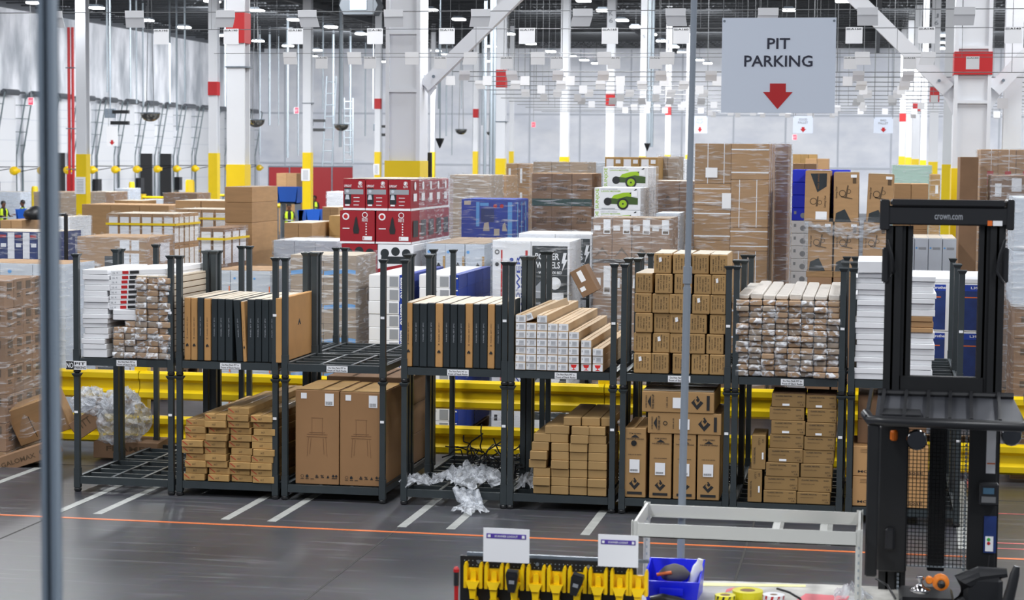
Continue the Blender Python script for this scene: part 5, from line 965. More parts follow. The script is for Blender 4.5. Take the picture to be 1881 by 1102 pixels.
# ---------------- card wires ----------------
CARD = mat('white_card', (224, 224, 226), .6, noise=.03, nscale=3)
HZ = 5.57
def wire(Y, z, xa, xb, k):
    rad = .005 if Y < 35 else .009; mb = MB().tube([(xa, 0, 0), (xb, 0, 0)], rad, 5); r = E('card_wire', 'taut steel wire carrying hanging cards, %s such row from the front' % ORD[k], 'wire', (0, Y, z), group='card wires'); O('wire', mb, WIRE, r)
    mb = MB(); q = xa+1
    while q < xb: mb.tube([(q, 0, 0), (q, 0, ZC-z-.1)], rad*.6, 4); q += 3.1
    O('hanger_wire', mb, WIRE, r)
def blank(px, Y, z, s, k, lab_, grp=None):
    x = at(px, 100, Y)[0]; r = E('aisle_card', lab_, 'card', (x, Y-.01, z), (0, 0, rr.uniform(-.05, .05)), grp); sk = rr.uniform(-.03, .03)
    O('card', MB().add([(-.5*s, 0, -.25*s), (.5*s, 0, -.25*s), (.5*s+sk-.03*s, .03, -.78*s), (-.5*s+sk-.03*s, .03, -.78*s), (-.5*s, .006, -.25*s), (.5*s, .006, -.25*s), (.5*s+sk-.03*s, .036, -.78*s), (-.5*s+sk-.03*s, .036, -.78*s)], [(0, 3, 2, 1), (4, 5, 6, 7), (0, 1, 5, 4), (3, 7, 6, 2), (0, 4, 7, 3), (1, 2, 6, 5)]), CARD, r)
    O('folded_flap', MB().box(-.5*s, .5*s, -.012, -.006, -.27*s, .02), CARD, r, rot=(.12, 0, 0))
def tag(px, Y, z, s, text, lab_, grp=None):
    x = at(px, 100, Y)[0]; r = E('aisle_tag', lab_, 'card', (x, Y-.01, z), (0, 0, rr.uniform(-.06, .06)), grp)
    O('card', MB().box(-.5*s, .5*s, -.003, .003, -.93*s, .01), CARD, r)
    if text:
        mb = MB(); face_items(mb, Vector((-.5*s, -.0035, -.93*s)), Vector((s, 0, 0)), Vector((0, 0, .93*s)), [('t', .62, .93, .62, .12, text), ('r', .05, .88, .28, .90), ('r', .05, .95, .28, .97)]); O('lettering', mb, INK, r)
Yb, Yq = 21.0, 24.3
zb1 = at(940, 20, Yb)[1]; zq1 = at(940, 53, Yq)[1]
wire(Yb, zb1, -13, 8, 0); wire(Yq, zq1, -9.3, 9, 1)
for k, px in enumerate((100, 248, 415, 565, 723, 883, 1070, 1240, 1410, 1592, 1770)): blank(px, Yb, zb1, .212, k, 'large blank folded white card, %s from the left on the nearest wire' % ORD[k])
for px, t in ((297, 'A195'), (425, 'A190'), (543, 'A185'), (689, 'A180'), (821, 'A175'), (968, 'A170'), (1120, 'A165'), (1251, 'A160'), (1568, 'A150'), (1701, 'A145'), (1860, 'A140')): tag(px, Yq, zq1, .2, t, 'white aisle tag printed %s on the nearest tag wire' % t)
Yb, Yq = 29.4, 31.4; zb2 = at(940, 98, Yb)[1]; zq2 = at(940, 105, Yq)[1]
wire(Yb, zb2, -10, 12, 2); wire(Yq, zq2, -9, 12, 3)
for k, px in enumerate((533, 651, 757, 865, 988, 1110, 1226, 1340, 1584, 1705)): blank(px, Yb, zb2, .213, k, 'blank folded white card, %s from the left on the second card wire' % ORD[k])
for k, px in enumerate((591, 680, 809, 931, 1023, 1128, 1205, 1562, 1671, 1787)): tag(px, Yq, zq2, .2, 'A1%d' % (95-5*k), 'small aisle tag, %s from the left on the second tag wire' % ORD[k])
rows = [(37, 135, 'b', (854, 940, 1026, 1109, 1215, 1307, 1578, 1670)), (40, 144, 'q', (828, 896, 965, 1048, 1140, 1221, 1318, 1558, 1664)), (42, 153, 'b', (882, 948, 1032, 1104, 1180, 1258, 1584, 1663)), (46, 161, 'q', (995, 1072, 1140, 1208, 1286, 1587, 1657)), (48, 169, 'b', (966, 1025, 1083, 1158, 1234, 1294, 1595, 1650)), (52, 177, 'q', (1000, 1062, 1141, 1206, 1583, 1640, 1718)), (55, 184, 'b', (1070, 1127, 1180, 1232, 1290, 1576, 1642)), (58, 190, 'q', (1088, 1140, 1191, 1258, 1313, 1585, 1694)), (62, 196, 'b', (1166, 1208, 1253, 1338, 1436, 1540, 1588)), (66, 201, 'q', (1150, 1190, 1223, 1289, 1400, 1450, 1583, 1628, 1682)), (70, 206, 'b', (1305, 1345, 1385, 1440, 1490, 1536)), (74, 209, 'q', (1312, 1357, 1403, 1449, 1493, 1531, 1680, 1834)), (36.5, 182, 'q', (1844,)), (60, 205, 'q', (1812, 1834))]
for k, (Y, py, kind, pxs) in enumerate(rows):
    z = at(1200, py-3, Y)[1]
    if k < 12: wire(Y, z, at(830+k*15, py, Y)[0], at(1881, py, Y)[0]+1, k+4)
    s = .19
    for q, px in enumerate(pxs):
        if kind == 'b': blank(px, Y, z, s*1.1, q, 'small distant blank card on the %s wire row, %s from the left' % (ORD[k+2], ORD[q]), 'blank cards, %s row' % ORD[k+2])
        else: tag(px, Y, z, s, None, 'small distant aisle tag on the %s wire row, %s from the left' % (ORD[k+2], ORD[q]), 'distant aisle tags, %s row' % ORD[k+2])
# ---------------- signs ----------------
def arrow_sign(px0, px1, py0, py1, Y, lines, label, ink=INK, two=True):
    x0, z1 = at(px0, py0, Y); x1, z0 = at(px1, py1, Y); w, h = x1-x0, z1-z0; r = E('hanging_sign', label, 'sign', ((x0+x1)/2, Y, z0))
    O('panel', MB().box(-w/2, w/2, -.006, .006, 0, h), mat('sign_panel_white', (214, 222, 236), .45), r)
    O0, U, V = Vector((-w/2, -.0065, 0)), Vector((w, 0, 0)), Vector((0, 0, h)); 
    for i in range(2): mb = MB(); face_items(mb, O0, U, V, [('t', .50, lines[i][1], lines[i][2], lines[i][3], lines[i][0])]); O('lettering', mb, ink, r)
    mb = MB(); face_items(mb, O0, U, V, [('p', [(.43, .31), (.57, .31), (.57, .22), (.63, .22), (.5, .04), (.37, .22), (.43, .22)])] if two else [('p', [(.44, .36), (.58, .36), (.58, .25), (.66, .25), (.51, .06), (.36, .25), (.44, .25)])]); O('arrow', mb, REDP, r)
    for sx in (-1, 1): O('hanger_wire', MB().tube([(sx*(w/2-.01), 0, h-.02), (sx*(w/2-.01), 0, ZC-z0)], .004 if Y < 30 else .01, 5), WIRE, r); O('grommet', MB().lathe((sx*(w/2-.02), -.008, h-.03), [(.012, 0), (.012, .003)], 10, 'y'), GALV, r)
arrow_sign(1327, 1533, 33, 208, 18.6, [('PIT', .73, .20, .115), ('PARKING', .545, .60, .12)], 'large hanging white PIT PARKING sign with a red down arrow', mat('dark_navy_lettering', (40, 42, 60), .5))
arrow_sign(1457, 1493, 213, 245, 60, [('GOOD', .80, .42, .13), ('PALLET', .62, .5, .13)], 'small distant GOOD PALLET sign below the big parking sign', PAPERG, False)
arrow_sign(1605, 1640, 215, 245, 60, [('BAD', .80, .30, .13), ('PALLET', .62, .5, .13)], 'small distant BAD PALLET sign right of the big parking sign', PAPERG, False)
arrow_sign(1272, 1299, 213, 245, 61, [('GOOD', .80, .42, .13), ('PALLET', .62, .5, .13)], 'small distant GOOD PALLET sign partly behind the pole', PAPERG, False)
x, z1 = at(203, 232, 88); z0 = at(203, 268, 88)[1]; r = E('hanging_sign', 'small white sign with a red arrow hanging before the dock doors', 'sign', (x, 88, z0)); O('panel', MB().box(-.2, .35, -.01, .01, 0, z1-z0), PAPER, r); mb = MB(); face_items(mb, Vector((-.2, -.011, 0)), Vector((.55, 0, 0)), Vector((0, 0, z1-z0)), [('p', [(.4, .3), (.6, .3), (.6, .2), (.75, .2), (.5, .04), (.25, .2), (.4, .2)])]); O('arrow', mb, REDP, r)
O('hanger_wire', MB().tube([(-.1, 0, z1-z0), (-.1, 0, ZC-z0)], .01, 4), WIRE, r)
# ---------------- foreground: strut, pole, shelf, bench ----------------
x, _ = at(92, 551, 5.0); r = E('strut_channel', 'upright galvanised slotted strut channel close to the camera at the left', 'post', (x, 5.0, 0))
w = .021; O('channel', MB().box(-w, -w+.013, -w, w, 0, 6.5).box(w-.013, w, -w, w, 0, 6.5).box(-w, w, w-.004, w, 0, 6.5).box(-w+.013, -w+.015, -w, -w+.012, 0, 6.5).box(w-.015, w-.013, -w, -w+.012, 0, 6.5), STRUTM, r)
O('slot', MB().add(sum([[(-.0045, w-.006, z), (.0045, w-.006, z), (.0045, w-.006, z+.022), (-.0045, w-.006, z+.022)] for z in [2.2+.048*k for k in range(76)]], []), [(4*k, 4*k+1, 4*k+2, 4*k+3) for k in range(76)]), mat('painted_slot_glint', (150, 155, 160), .6), r)  # pale quads paint the glint of the slots
O('painted_back_shadow', MB().box(-w+.014, w-.014, w-.006, w-.004, 0, 6.5), mat('painted_channel_shade', (46, 52, 60), .6), r)  # dark strip painting in the shade inside the channel
x0, z0 = at(1275, 0, 13.9); x1, z1 = at(1250, 1040, 13.9); k = (x1-x0)/(z1-z0); f = lambda z: x0+k*(z-z0)
r = E('steel_pole', 'slightly tilted grey steel pole rising past the kraft cartons', 'pole', (f(0), 13.9, 0)); lx = f(0)
O('lower_tube', MB().tube([(0, 0, 0), (f(3.1)-lx, 0, 3.1)], .027, 14), POLEM, r, smooth=True); zc_ = at(1262, 505, 13.9)[1]
O('upper_tube', MB().tube([(f(3.1)-lx, 0, 3.1), (f(6.2)-lx, 0, 6.2)], .022, 14), POLEM, r, smooth=True); O('coupler', MB().tube([(f(zc_-.06)-lx, 0, zc_-.06), (f(zc_+.06)-lx, 0, zc_+.06)], .031, 14), POLEM, r)
# shelf frame
Yf_, Yb_ = 13.1, 13.85
r = E('shelf_frame', 'light grey boltless shelving frame without shelves standing at the bench', 'shelf frame', (0, 0, 0))
def P3(px, py, Y): a = at(px, py, Y); return Vector((a[0], Y, a[1]))
fl, fr = P3(1166, 974, Yf_), P3(1578, 989, Yf_); zs = (fl.z+fr.z)/2; xl, xr_ = fl.x, fr.x
r.location = ((xl+xr_)/2, Yf_, 0); cx0 = r.location.x; W2 = (xr_-xl)/2
def leg(x, y):
    mb = MB().box(x-.022, x+.022, y-.003, y+.003, 0, zs+.06).box(x-.022 if x < 0 else x+.016, x-.016 if x < 0 else x+.022, y-.02, y+.035, 0, zs+.06); l = O('leg', mb, SHELFP, r)
    sl = MB()
    for q in range(int((zs-.08)/.05)): z = .1+q*.05; sl.box(x-.005, x+.005, y-.0045, y-.003, z, z+.018)
    O('slot', sl, PIPE, l)
for x in (-W2, W2):
    for y in (0, .75): leg(x, y)
O('front_beam', MB().box(-W2+.02, W2-.02, -.012, .0, zs-.047, zs+.047).box(-W2+.02, W2-.02, -.012, .035, zs-.047, zs-.04), SHELFP, r); O('rear_beam', MB().box(-W2+.02, W2-.02, .75, .765, zs-.042, zs+.042).box(-W2+.02, W2-.02, .735, .765, zs-.042, zs-.036), SHELFP, r)
for x in (-W2, W2): O('side_beam', MB().box(x-.008, x+.008, .0, .75, zs-.04, zs+.055), SHELFP, r)
for px in (1424, 1512): x = P3(px, 975, 13.5).x-cx0; O('shelf_support', MB().box(x-.025, x+.025, 0, .75, zs-.055, zs-.04), SHELFP, r)
# bench
zt = 1.0; BENCH = mat('worn_bench_top', (186, 184, 178), .5, noise=.35, nscale=5)
def onb(px, py, z=zt): a = flo(px, py, z); return Vector((a[0], a[1], z))
b = [onb(1130, 1066), onb(1330, 1067), onb(1480, 1072), onb(1640, 1078), onb(1690, 1092), onb(1715, 1120), onb(1700, 1200), onb(1130, 1200)]
r = E('work_bench', 'worn light bench top with a rounded corner in front of the racks', 'bench', (b[0].x+1, b[0].y-.6, 0)); lo = r.location
n = len(b); vs = [v-lo for v in b]+[v-lo-Vector((0, 0, .035)) for v in b]; O('bench_top', MB().add(vs, [tuple(range(n))[::-1], tuple(range(n, 2*n)), *[(i, (i+1) % n, n+(i+1) % n, n+i) for i in range(n)]]), BENCH, r)
for p in (b[0]+Vector((.1, -.15, 0)), b[3]+Vector((-.15, -.3, 0)), b[7]+Vector((.15, .1, 0)), b[6]+Vector((-.2, .1, 0))): O('leg', MB().box(p.x-lo.x-.03, p.x-lo.x+.03, p.y-lo.y-.03, p.y-lo.y+.03, 0, zt-.036), SHELFP, r)
def sticker(a, pts, m): q = [onb(*t, zt+.002)-lo for t in pts]; O('sticker', MB().add(q, [tuple(range(len(q)))]), m, r)
sticker(0, [(1335, 1082), (1350, 1078), (1346, 1084), (1332, 1088)], mat('pink_sticker', (232, 110, 120), .5)); sticker(0, [(1480, 1090), (1560, 1095), (1550, 1110), (1460, 1104)], mat('pink_sticker', (232, 110, 120), .5)); sticker(0, [(1290, 1070), (1480, 1074), (1480, 1078), (1290, 1076)], mat('cream_sticker', (228, 222, 160), .5))
# blue bin
zb_ = zt+.002; bf = [P3(1182, 1092, 13.3), P3(1270, 1092, 13.3)]; Yb0 = 13.28
xl_, xr2 = at(1182, 1070, Yb0)[0], at(1286, 1070, Yb0)[0]; r = E('storage_bin', 'open blue plastic bin on the bench', 'bin', ((xl_+xr2)/2, Yb0, zt+.001)); w = (xr2-xl_)/2
mb = MB(); hB = .19
mb.add([(-w*.88, 0, 0), (w*.88, 0, 0), (w*.94, .36, 0), (-w*.94, .36, 0), (-w, -.03, hB*.75), (w, -.03, hB*.75), (w, .4, hB*1.15), (-w, .4, hB*1.15), (-w*.82, .02, .01), (w*.82, .02, .01), (w*.88, .34, .01), (-w*.88, .34, .01), (-w*.94, -.01, hB*.75), (w*.94, -.01, hB*.75), (w*.94, .38, hB*1.15), (-w*.94, .38, hB*1.15)],
       [(0, 3, 2, 1), (0, 1, 5, 4), (1, 2, 6, 5), (2, 3, 7, 6), (3, 0, 4, 7), (8, 9, 10, 11), (8, 12, 13, 9), (9, 13, 14, 10), (10, 14, 15, 11), (11, 15, 12, 8), (4, 5, 13, 12), (5, 6, 14, 13), (6, 7, 15, 14), (7, 4, 12, 15)])
O('bin_body', mb, BLUEP, r); O('label_frame', MB().box(-.08, .08, -.032, -.024, .05, .10), BLUEP, r)
G1 = mat('grey_glove_cloth', (96, 92, 92), .9); h_ = MB()
rg = random.Random(3); T(O('work_glove', MB().lathe((0, 0, 0), [(.02, -.03), (.09, .0), (.11, .04), (.07, .08), (.015, .1)], 10), G1, None, ((xl_+xr2)/2-.0, Yb0+.2, zt+.12), smooth=True), 'dark grey bundled glove heaped inside the blue bin', 'glove')
T(O('bottle', MB().lathe((0, 0, 0), [(.03, 0), (.036, .03), (.036, .16), (.022, .19), (.02, .22)], 12), PAPER, None, (xr2-.08, Yb0+.2, zt+.05), (0, .3, 0), smooth=True), 'white bottle leaning in the corner of the blue bin', 'bottle')
T(O('marker_pen', MB().tube([(0, 0, 0), (.1, 0, .02)], .012, 8), ORANGE, None, (xl_+.08, Yb0+.1, zt+.16)), 'orange marker lying on the contents of the blue bin', 'pen')
T(O('work_glove', MB().tube([(-.1, 0, .03), (-.02, .01, .04), (.08, 0, .03), (.16, -.02, .025)], [.03, .04, .035, .02], 8), BLACKR, None, (xl_+.16, Yb0-.12, zt), smooth=True), 'black glove lying in front of the blue bin', 'glove')
def roll(px, py, R_, h_, m, label, z=zt, inner=.5, stripe=None):
    p = onb(px, py, z); r = E('tape_roll', label, 'tape', (p.x, p.y, z+.001)); n = 24; vs = []
    for rad, zz_ in ((R_, 0), (R_, h_), (R_*inner, h_), (R_*inner, 0)): vs += [(rad*math.cos(2*math.pi*i/n), rad*math.sin(2*math.pi*i/n), zz_) for i in range(n)]
    O('roll', MB().add(vs, [(a*n+i, a*n+(i+1) % n, ((a+1) % 4)*n+(i+1) % n, ((a+1) % 4)*n+i) for a in range(4) for i in range(n)]), m, r); O('core', MB().lathe((0, 0, 0), [(R_*inner, 0.001), (R_*inner*.95, h_*.98)], 20), KRAFTD, r)
    if stripe:
        mb = MB()
        for q in range(6):
            a0 = math.pi*(1+q/5.2); mb.add([((R_+.001)*math.cos(a0), (R_+.001)*math.sin(a0), 0), ((R_+.001)*math.cos(a0+.22), (R_+.001)*math.sin(a0+.22), 0), ((R_+.001)*math.cos(a0+.42), (R_+.001)*math.sin(a0+.42), h_), ((R_+.001)*math.cos(a0+.2), (R_+.001)*math.sin(a0+.2), h_)], [(0, 1, 2, 3)])
        O('stripe', mb, stripe, r)
YT = mat('yellow_tape', (236, 226, 40), .35)
roll(1373, 1100, .105, .06, YT, 'roll of yellow tape on the bench'); roll(1332, 1106, .07, .05, YT, 'small roll of printed yellow tape left of the larger roll', stripe=BLACKR); roll(1421, 1108, .075, .06, PAPER, 'roll of red and white striped tape on the bench', stripe=REDP, inner=.35)
mb = MB(); pp = [onb(1427, 1081, zt+.07), onb(1450, 1088, zt+.06), onb(1470, 1100, zt+.02), onb(1478, 1112, zt+.02)]; T(O('cable', mb.tube([tuple(v) for v in pp], .008, 6), BLACKR), 'black cable curling over the bench top', 'cable')
crumple('plastic_bag', 'crumpled grey-white plastic bag by the right leg of the shelf frame', 'bag', tuple(onb(1565, 1108, zt+.002)), (.28, .3, .2), 8, n=14)
# scanner dock board
Ys = 12.9
x0, zt_ = at(852, 1024, Ys); x1 = at(1160, 1036, Ys)[0]; zt_ = at(1000, 1029, Ys)[1]
r = E('peg_board', 'black perforated board carrying yellow scanner holders', 'board', ((x0+x1)/2, Ys+.03, 0)); cx = r.location.x; W2 = (x1-x0)/2+.03
O('panel', MB().box(-W2, W2, 0, .02, .62, zt_), BLACKS, r); O('top_rail', MB().box(-W2+.04, W2+.08, .02, .05, zt_, zt_+.02), GALV, r)
for x in (-W2+.08, W2-.08): O('leg', MB().box(x-.02, x+.02, .02, .06, 0, zt_), GALV, r)
mb = MB()
for i in range(40):
    for j in range(4): mb.lathe((-W2+.03+i*.028, -.001, zt_-.03-.03*j), [(.004, 0), (.004, .001)], 5, 'y')
o = O('perforation', mb, PIPE, r); o['kind'] = 'stuff'
for px in (878, 986, 1080): x = at(px, 1033, Ys)[0]-cx; O('bolt', MB().lathe((x, -.002, zt_-.035), [(.012, 0), (.012, -.008)], 10, 'y'), GALV, r)
def holder(x, z, label, grp=None):
    r = E('scanner_holder', label, 'holder', (x, Ys+.03, z), group=grp); w = .052
    for s in (-1, 1): O('side_arm', MB().prism([(s*w-.011, .0), (s*w+.011, .0), (s*w+.011, .15), (s*w+.004, .172), (s*w-.004, .172), (s*w-.011, .15)], -.06, 0), YELLOWP, r)
    O('back_plate', MB().box(-w, w, -.02, -.002, .0, .13), YELLOWP, r)
    O('cradle_lip', MB().add([(-.045, -.075, .05), (.045, -.075, .05), (.025, -.085, -.0), (-.025, -.085, 0), (-.045, -.02, .05), (.045, -.02, .05), (.025, -.02, 0), (-.025, -.02, 0)], [(0, 3, 2, 1), (4, 5, 6, 7), (0, 1, 5, 4), (3, 7, 6, 2), (0, 4, 7, 3), (1, 2, 6, 5)]), YELLOWP, r)
    O('neck', MB().prism([(-.018, -.07), (.018, -.07), (.024, .0), (-.024, .0)], -.07, -.03), YELLOWP, r); O('bridge', MB().prism([(-.018, .05), (.018, .05), (.018, .1), (.012, .112), (-.012, .112), (-.018, .1)], -.045, -.02), YELLOWP, r)
    return r
zh = at(1000, 1085, Ys)[1]; hx = [870, 908, 946, 985, 1023, 1061, 1099, 1139, 1173]
holder(0, 0, '') if False else None
for k, px in enumerate(hx):
    holder(at(px, 1080, Ys)[0], zh, 'yellow scanner holder, %s from the left in the top row' % ORD[k])
    if k < 8: holder(at(px+19, 1080, Ys)[0], zh-.235, 'yellow scanner holder, %s from the left in the lower row' % ORD[k])
for k, px in ((0, 944), (1, 1057)):
    x = at(px, 1070, Ys)[0]; r = E('hand_scanner', 'dark grey barcode scanner resting in the %s yellow holder' % ('third', 'sixth')[k], 'scanner', (x, Ys-.06, zh+.005), (.15, .05+.2*k, 0))
    O('body', MB().prism([(-.022, .0), (.022, .0), (.034, .06), (.042, .12), (.036, .145), (-.036, .145), (-.042, .12), (-.034, .06)], -.04, .01), BLACKR, r); O('window', MB().box(-.028, .028, -.043, -.04, .105, .13), INK, r); O('print', MB().box(-.018, .018, -.042, -.04, .06, .085), PAPERG, r)
for k, (a, b, y0, y1) in enumerate(((888, 972, 969, 1035), (1099, 1172, 981, 1043))):
    xa, z1 = at(a, y0, Ys-.05); xb, z0 = at(b, y1, Ys-.05); w, h = xb-xa, z1-z0; r = E('instruction_card', 'white card with a purple header above the scanner holders, %s' % ('fully visible', 'partly behind the shelf leg')[k], 'sign', ((xa+xb)/2, Ys-.05, z0))
    O('card', MB().box(-w/2, w/2, 0, .004, 0, h), PAPER, r); O0, U, V = Vector((-w/2, -.0005, 0)), Vector((w, 0, 0)), Vector((0, 0, h))
    mb = MB(); face_items(mb, O0, U, V, [('r', .07, .70, .93, .84)]); O('purple_header', mb, PURPLE, r); mb = MB(); face_items(mb, O0+Vector((0, -.003, 0)), U, V, [('t', .5, .77, .5, .06, 'SCANNER LOGOUT'), ('r', .10, .73, .16, .81), ('r', .84, .73, .90, .81)]); O('lettering', mb, PAPER, r)
x, z = at(838, 1102, 12.6); r = E('marker_wand', 'black and red handled wand standing left of the scanner board', 'tool', (x, 12.6, 0)); z1 = at(838, 1042, 12.6)[1]
O('shaft', MB().tube([(0, 0, 0), (0, 0, z1-.12)], .014, 10), REDP, r); O('grip', MB().tube([(0, 0, z1-.12), (0, 0, z1-.025)], .018, 10), BLACKR, r); O('tip', MB().lathe((0, 0, z1-.03), [(.02, 0), (.02, .02), (.01, .035)], 10), REDP, r)
# ---------------- reach truck ----------------
Ym = 14.0; FB = BLACKS
cx = at(1735, 600, Ym)[0]; r = E('lift_truck', 'black reach lift truck with a raised mast and overhead guard', 'lift truck', (cx, Ym, 0))
def q(px, py, Y=Ym): a = at(px, py, Y); return a[0]-cx, a[1]
def bx(nm, px0, px1, py0, py1, Y0, Y1, m=FB, bev=.006, parent=None):
    (xa, za), (xb, zb2) = q(px0, py0, Y0), q(px1, py1, Y0); return O(nm, MB().box(xa, xb, Y0-Ym, Y1-Ym, zb2, za, bev), m, parent or r)
ztop = q(1700, 372)[1]
# outer and inner mast channels
def chan(nm, px0, px1, pt, pb, Y0, d, m=FB):
    xa, xb = q(px0, pt, Y0)[0], q(px1, pt, Y0)[0]; za = q(px0, pt, Y0)[1]; xc, zb2 = q(px0, pb, Y0); t = .016
    mb = MB().box(xa, xb, Y0-Ym, Y0-Ym+t, 0.15, za).box(xa, xb, Y0-Ym+d-t, Y0-Ym+d, .15, za).box((xa+xb)/2-t/2, (xa+xb)/2+t/2, Y0-Ym, Y0-Ym+d, .15, za); return O(nm, mb, m, r)
chan('mast_channel', 1628, 1658, 415, 1050, Ym, .16); chan('mast_channel', 1820, 1848, 415, 1050, Ym, .16)
chan('inner_mast_channel', 1655, 1678, 415, 1050, Ym+.03, .12); chan('inner_mast_channel', 1800, 1822, 415, 1050, Ym+.03, .12)
bx('top_crossbar', 1617, 1863, 378, 416, Ym-.03, Ym+.16, BLACKR, .01); bx('top_roller_cover', 1636, 1848, 366, 382, Ym-.05, Ym+.1, BLACKR, .012)
for a, b in ((1617, 1634), (1850, 1863)): bx('end_cap', a, b, 367, 423, Ym-.04, Ym+.17, BLACKR, .008)
O0 = Vector((q(1617, 416)[0], -.031, q(1617, 416)[1])); U = Vector((q(1863, 416)[0]-O0.x, 0, 0)); V = Vector((0, 0, q(1617, 378)[1]-O0.z))
mb = MB(); face_items(mb, O0, U, V, [('t', .51, .5, .21, .24, 'crown.com')]); O('lettering', mb, PAPERG, r)
mb = MB(); face_items(mb, O0, U, V, [('r', .84, .12, .91, .36)]); O('sticker', mb, PAPER, r); mb = MB(); face_items(mb, O0, U, V, [('r', .80, .12, .835, .36)]); O('orange_sticker', mb, ORANGE, r)
bx('mid_crossbar', 1652, 1806, 690, 735, Ym+.02, Ym+.1); bx('low_crossbar', 1655, 1790, 1038, 1046, Ym+.02, Ym+.06, PIPE)
for s, (a, b) in enumerate(((1621, 1632), (1843, 1852))): bx('hose_guard', a, b, 455, 520, Ym-.02, Ym+.12, BLACKR, .01)
for x in (1630, 1846):
    xa, za = q(x, 440, Ym-.04); mb = MB().tube([(xa, -.05, za), (xa+(.03 if x < 1700 else -.03), -.06, za-.1), (xa+(.05 if x < 1700 else -.05), -.05, za-.22), (xa, -.05, za-.3)], .012, 8); O('hose', mb, BLACKR, r, smooth=True)
# centre lift cylinder and chains
bx('lift_cylinder', 1709, 1734, 780, 1050, Ym+.05, Ym+.13); 
for px in (1660, 1781):
    mb = MB(); xa = q(px, 600, Ym)[0]
    z = .4
    while z < 2.2: mb.box(xa-.008, xa+.008, .0, .012, z, z+.02); z += .028
    c = O('lift_chain', mb, PIPE, r); c['kind'] = 'stuff'
# mesh guard screen
xa, xb = q(1662, 900)[0], q(1782, 900)[0]; za, zb2 = q(1700, 790)[1], q(1700, 1042)[1]; mb = MB(); n = 17
for i in range(n+1): x = xa+(xb-xa)*i/n; mb.tube([(x, .02, zb2), (x, .02, za)], .0025, 4)
m_ = 36
for j in range(m_+1): z = zb2+(za-zb2)*j/m_; mb.tube([(xa, .022, z), (xb, .022, z)], .0025, 4)
o = O('mesh_screen', mb, BLACKS, r); o['kind'] = 'stuff'
# lower mast housing (wide dark uprights)
bx('mast_housing', 1616, 1664, 782, 1052, Ym-.10, Ym-.01, BLACKS, .012); bx('mast_housing', 1782, 1828, 782, 1052, Ym-.10, Ym-.01, BLACKS, .012); bx('guard_leg', 1594, 1610, 780, 1060, Ym-.75, Ym-.69, BLACKS, .01)
# overhead guard
Yg = Ym-.75
gx0, gz = q(1590, 772, Yg); gx1 = q(1905, 772, Yg)[0]
O('guard_front_bar', MB().tube([(gx0, Yg-Ym+.12, gz+.03), (gx0+.03, Yg-Ym+.02, gz+.0), (gx0+.12, Yg-Ym, gz), (gx1-.1, Yg-Ym, gz-.01), (gx1, Yg-Ym+.1, gz)], .035, 12), BLACKR, r, smooth=True)
O('guard_rear_bar', MB().tube([(gx0+.08, -.0, gz+.1), (gx1-.1, .0, gz+.1)], .025, 8), BLACKR, r)
for px in (1592, 1617, 1660, 1703, 1745, 1785, 1838, 1890):
    x = q(px, 760, Yg)[0]; O('guard_slat', MB().bar((x, Yg-Ym+.02, gz+.01), (x+.03, 0, gz+.11), .022, .045), BLACKR, r)
O('guard_panel', MB().add([(gx0+.06, Yg-Ym+.03, gz+.0), (gx1-.06, Yg-Ym+.03, gz-.0), (gx1-.1, -.01, gz+.085), (gx0+.08, -.01, gz+.085), (gx0+.06, Yg-Ym+.03, gz-.012), (gx1-.06, Yg-Ym+.03, gz-.012), (gx1-.1, -.01, gz+.073), (gx0+.08, -.01, gz+.073)], [(0, 1, 2, 3), (7, 6, 5, 4), (0, 4, 5, 1), (3, 2, 6, 7)]), mat('charcoal_guard_panel', (62, 64, 70), .5), r)
O('guard_plate', MB().box(gx0+.09, gx0+.36, Yg-Ym+.05, -.03, gz+.03, gz+.04), BLACKR, r)
# lamps and display
(xa, za) = q(1642, 800, Ym-.11); O('beacon', MB().lathe((xa, -.1, za-.035), [(.02, 0), (.027, .01), (.027, .06), (.02, .072)], 12), mat('amber_beacon', (236, 120, 24), .3), r)
for px, py in ((1684, 808), (1858, 800)):
    xa, za = q(px, py, Ym-.3); l = O('work_lamp', MB().lathe((xa, -.3, za), [(.02, .09), (.06, .06), (.072, .0), (.062, -.03)], 16, 'y'), mat('lamp_bezel_chrome', (90, 92, 96), .15, metal=.9), r, smooth=True)
bx('display_unit', 1799, 1834, 888, 930, Ym-.22, Ym-.12, BLACKR, .01); bx('display_screen', 1806, 1826, 896, 908, Ym-.225, Ym-.22, mat('display_blue', (70, 104, 128), .3), 0); bx('display_keypad', 1803, 1829, 912, 924, Ym-.225, Ym-.22, mat('keypad_grey', (112, 114, 116), .5), 0)
bx('decal_strip', 1813, 1828, 790, 870, Ym-.106, Ym-.10, PAPER, 0); bx('decal_line', 1813, 1828, 850, 853, Ym-.108, Ym-.106, ORANGE, 0); bx('blue_tag', 1808, 1829, 948, 1016, Ym-.115, Ym-.10, NAVYB, 0); bx('tag_panel', 1810, 1824, 985, 1013, Ym-.118, Ym-.115, PAPER, 0)
mb = MB(); xa, za = q(1816, 998, Ym-.12); mb.lathe((xa, -.119, za), [(.012, 0), (.012, -.002)], 10, 'y'); O('red_dot', mb, REDP, r); xa, za = q(1816, 991, Ym-.12); O('green_dot', MB().lathe((xa, -.119, za), [(.012, 0), (.012, -.002)], 10, 'y'), mat('green_dot', (60, 170, 70), .5), r)
bx('grab_handle', 1626, 1643, 970, 1012, Ym-.14, Ym-.1, BLACKR, .015)
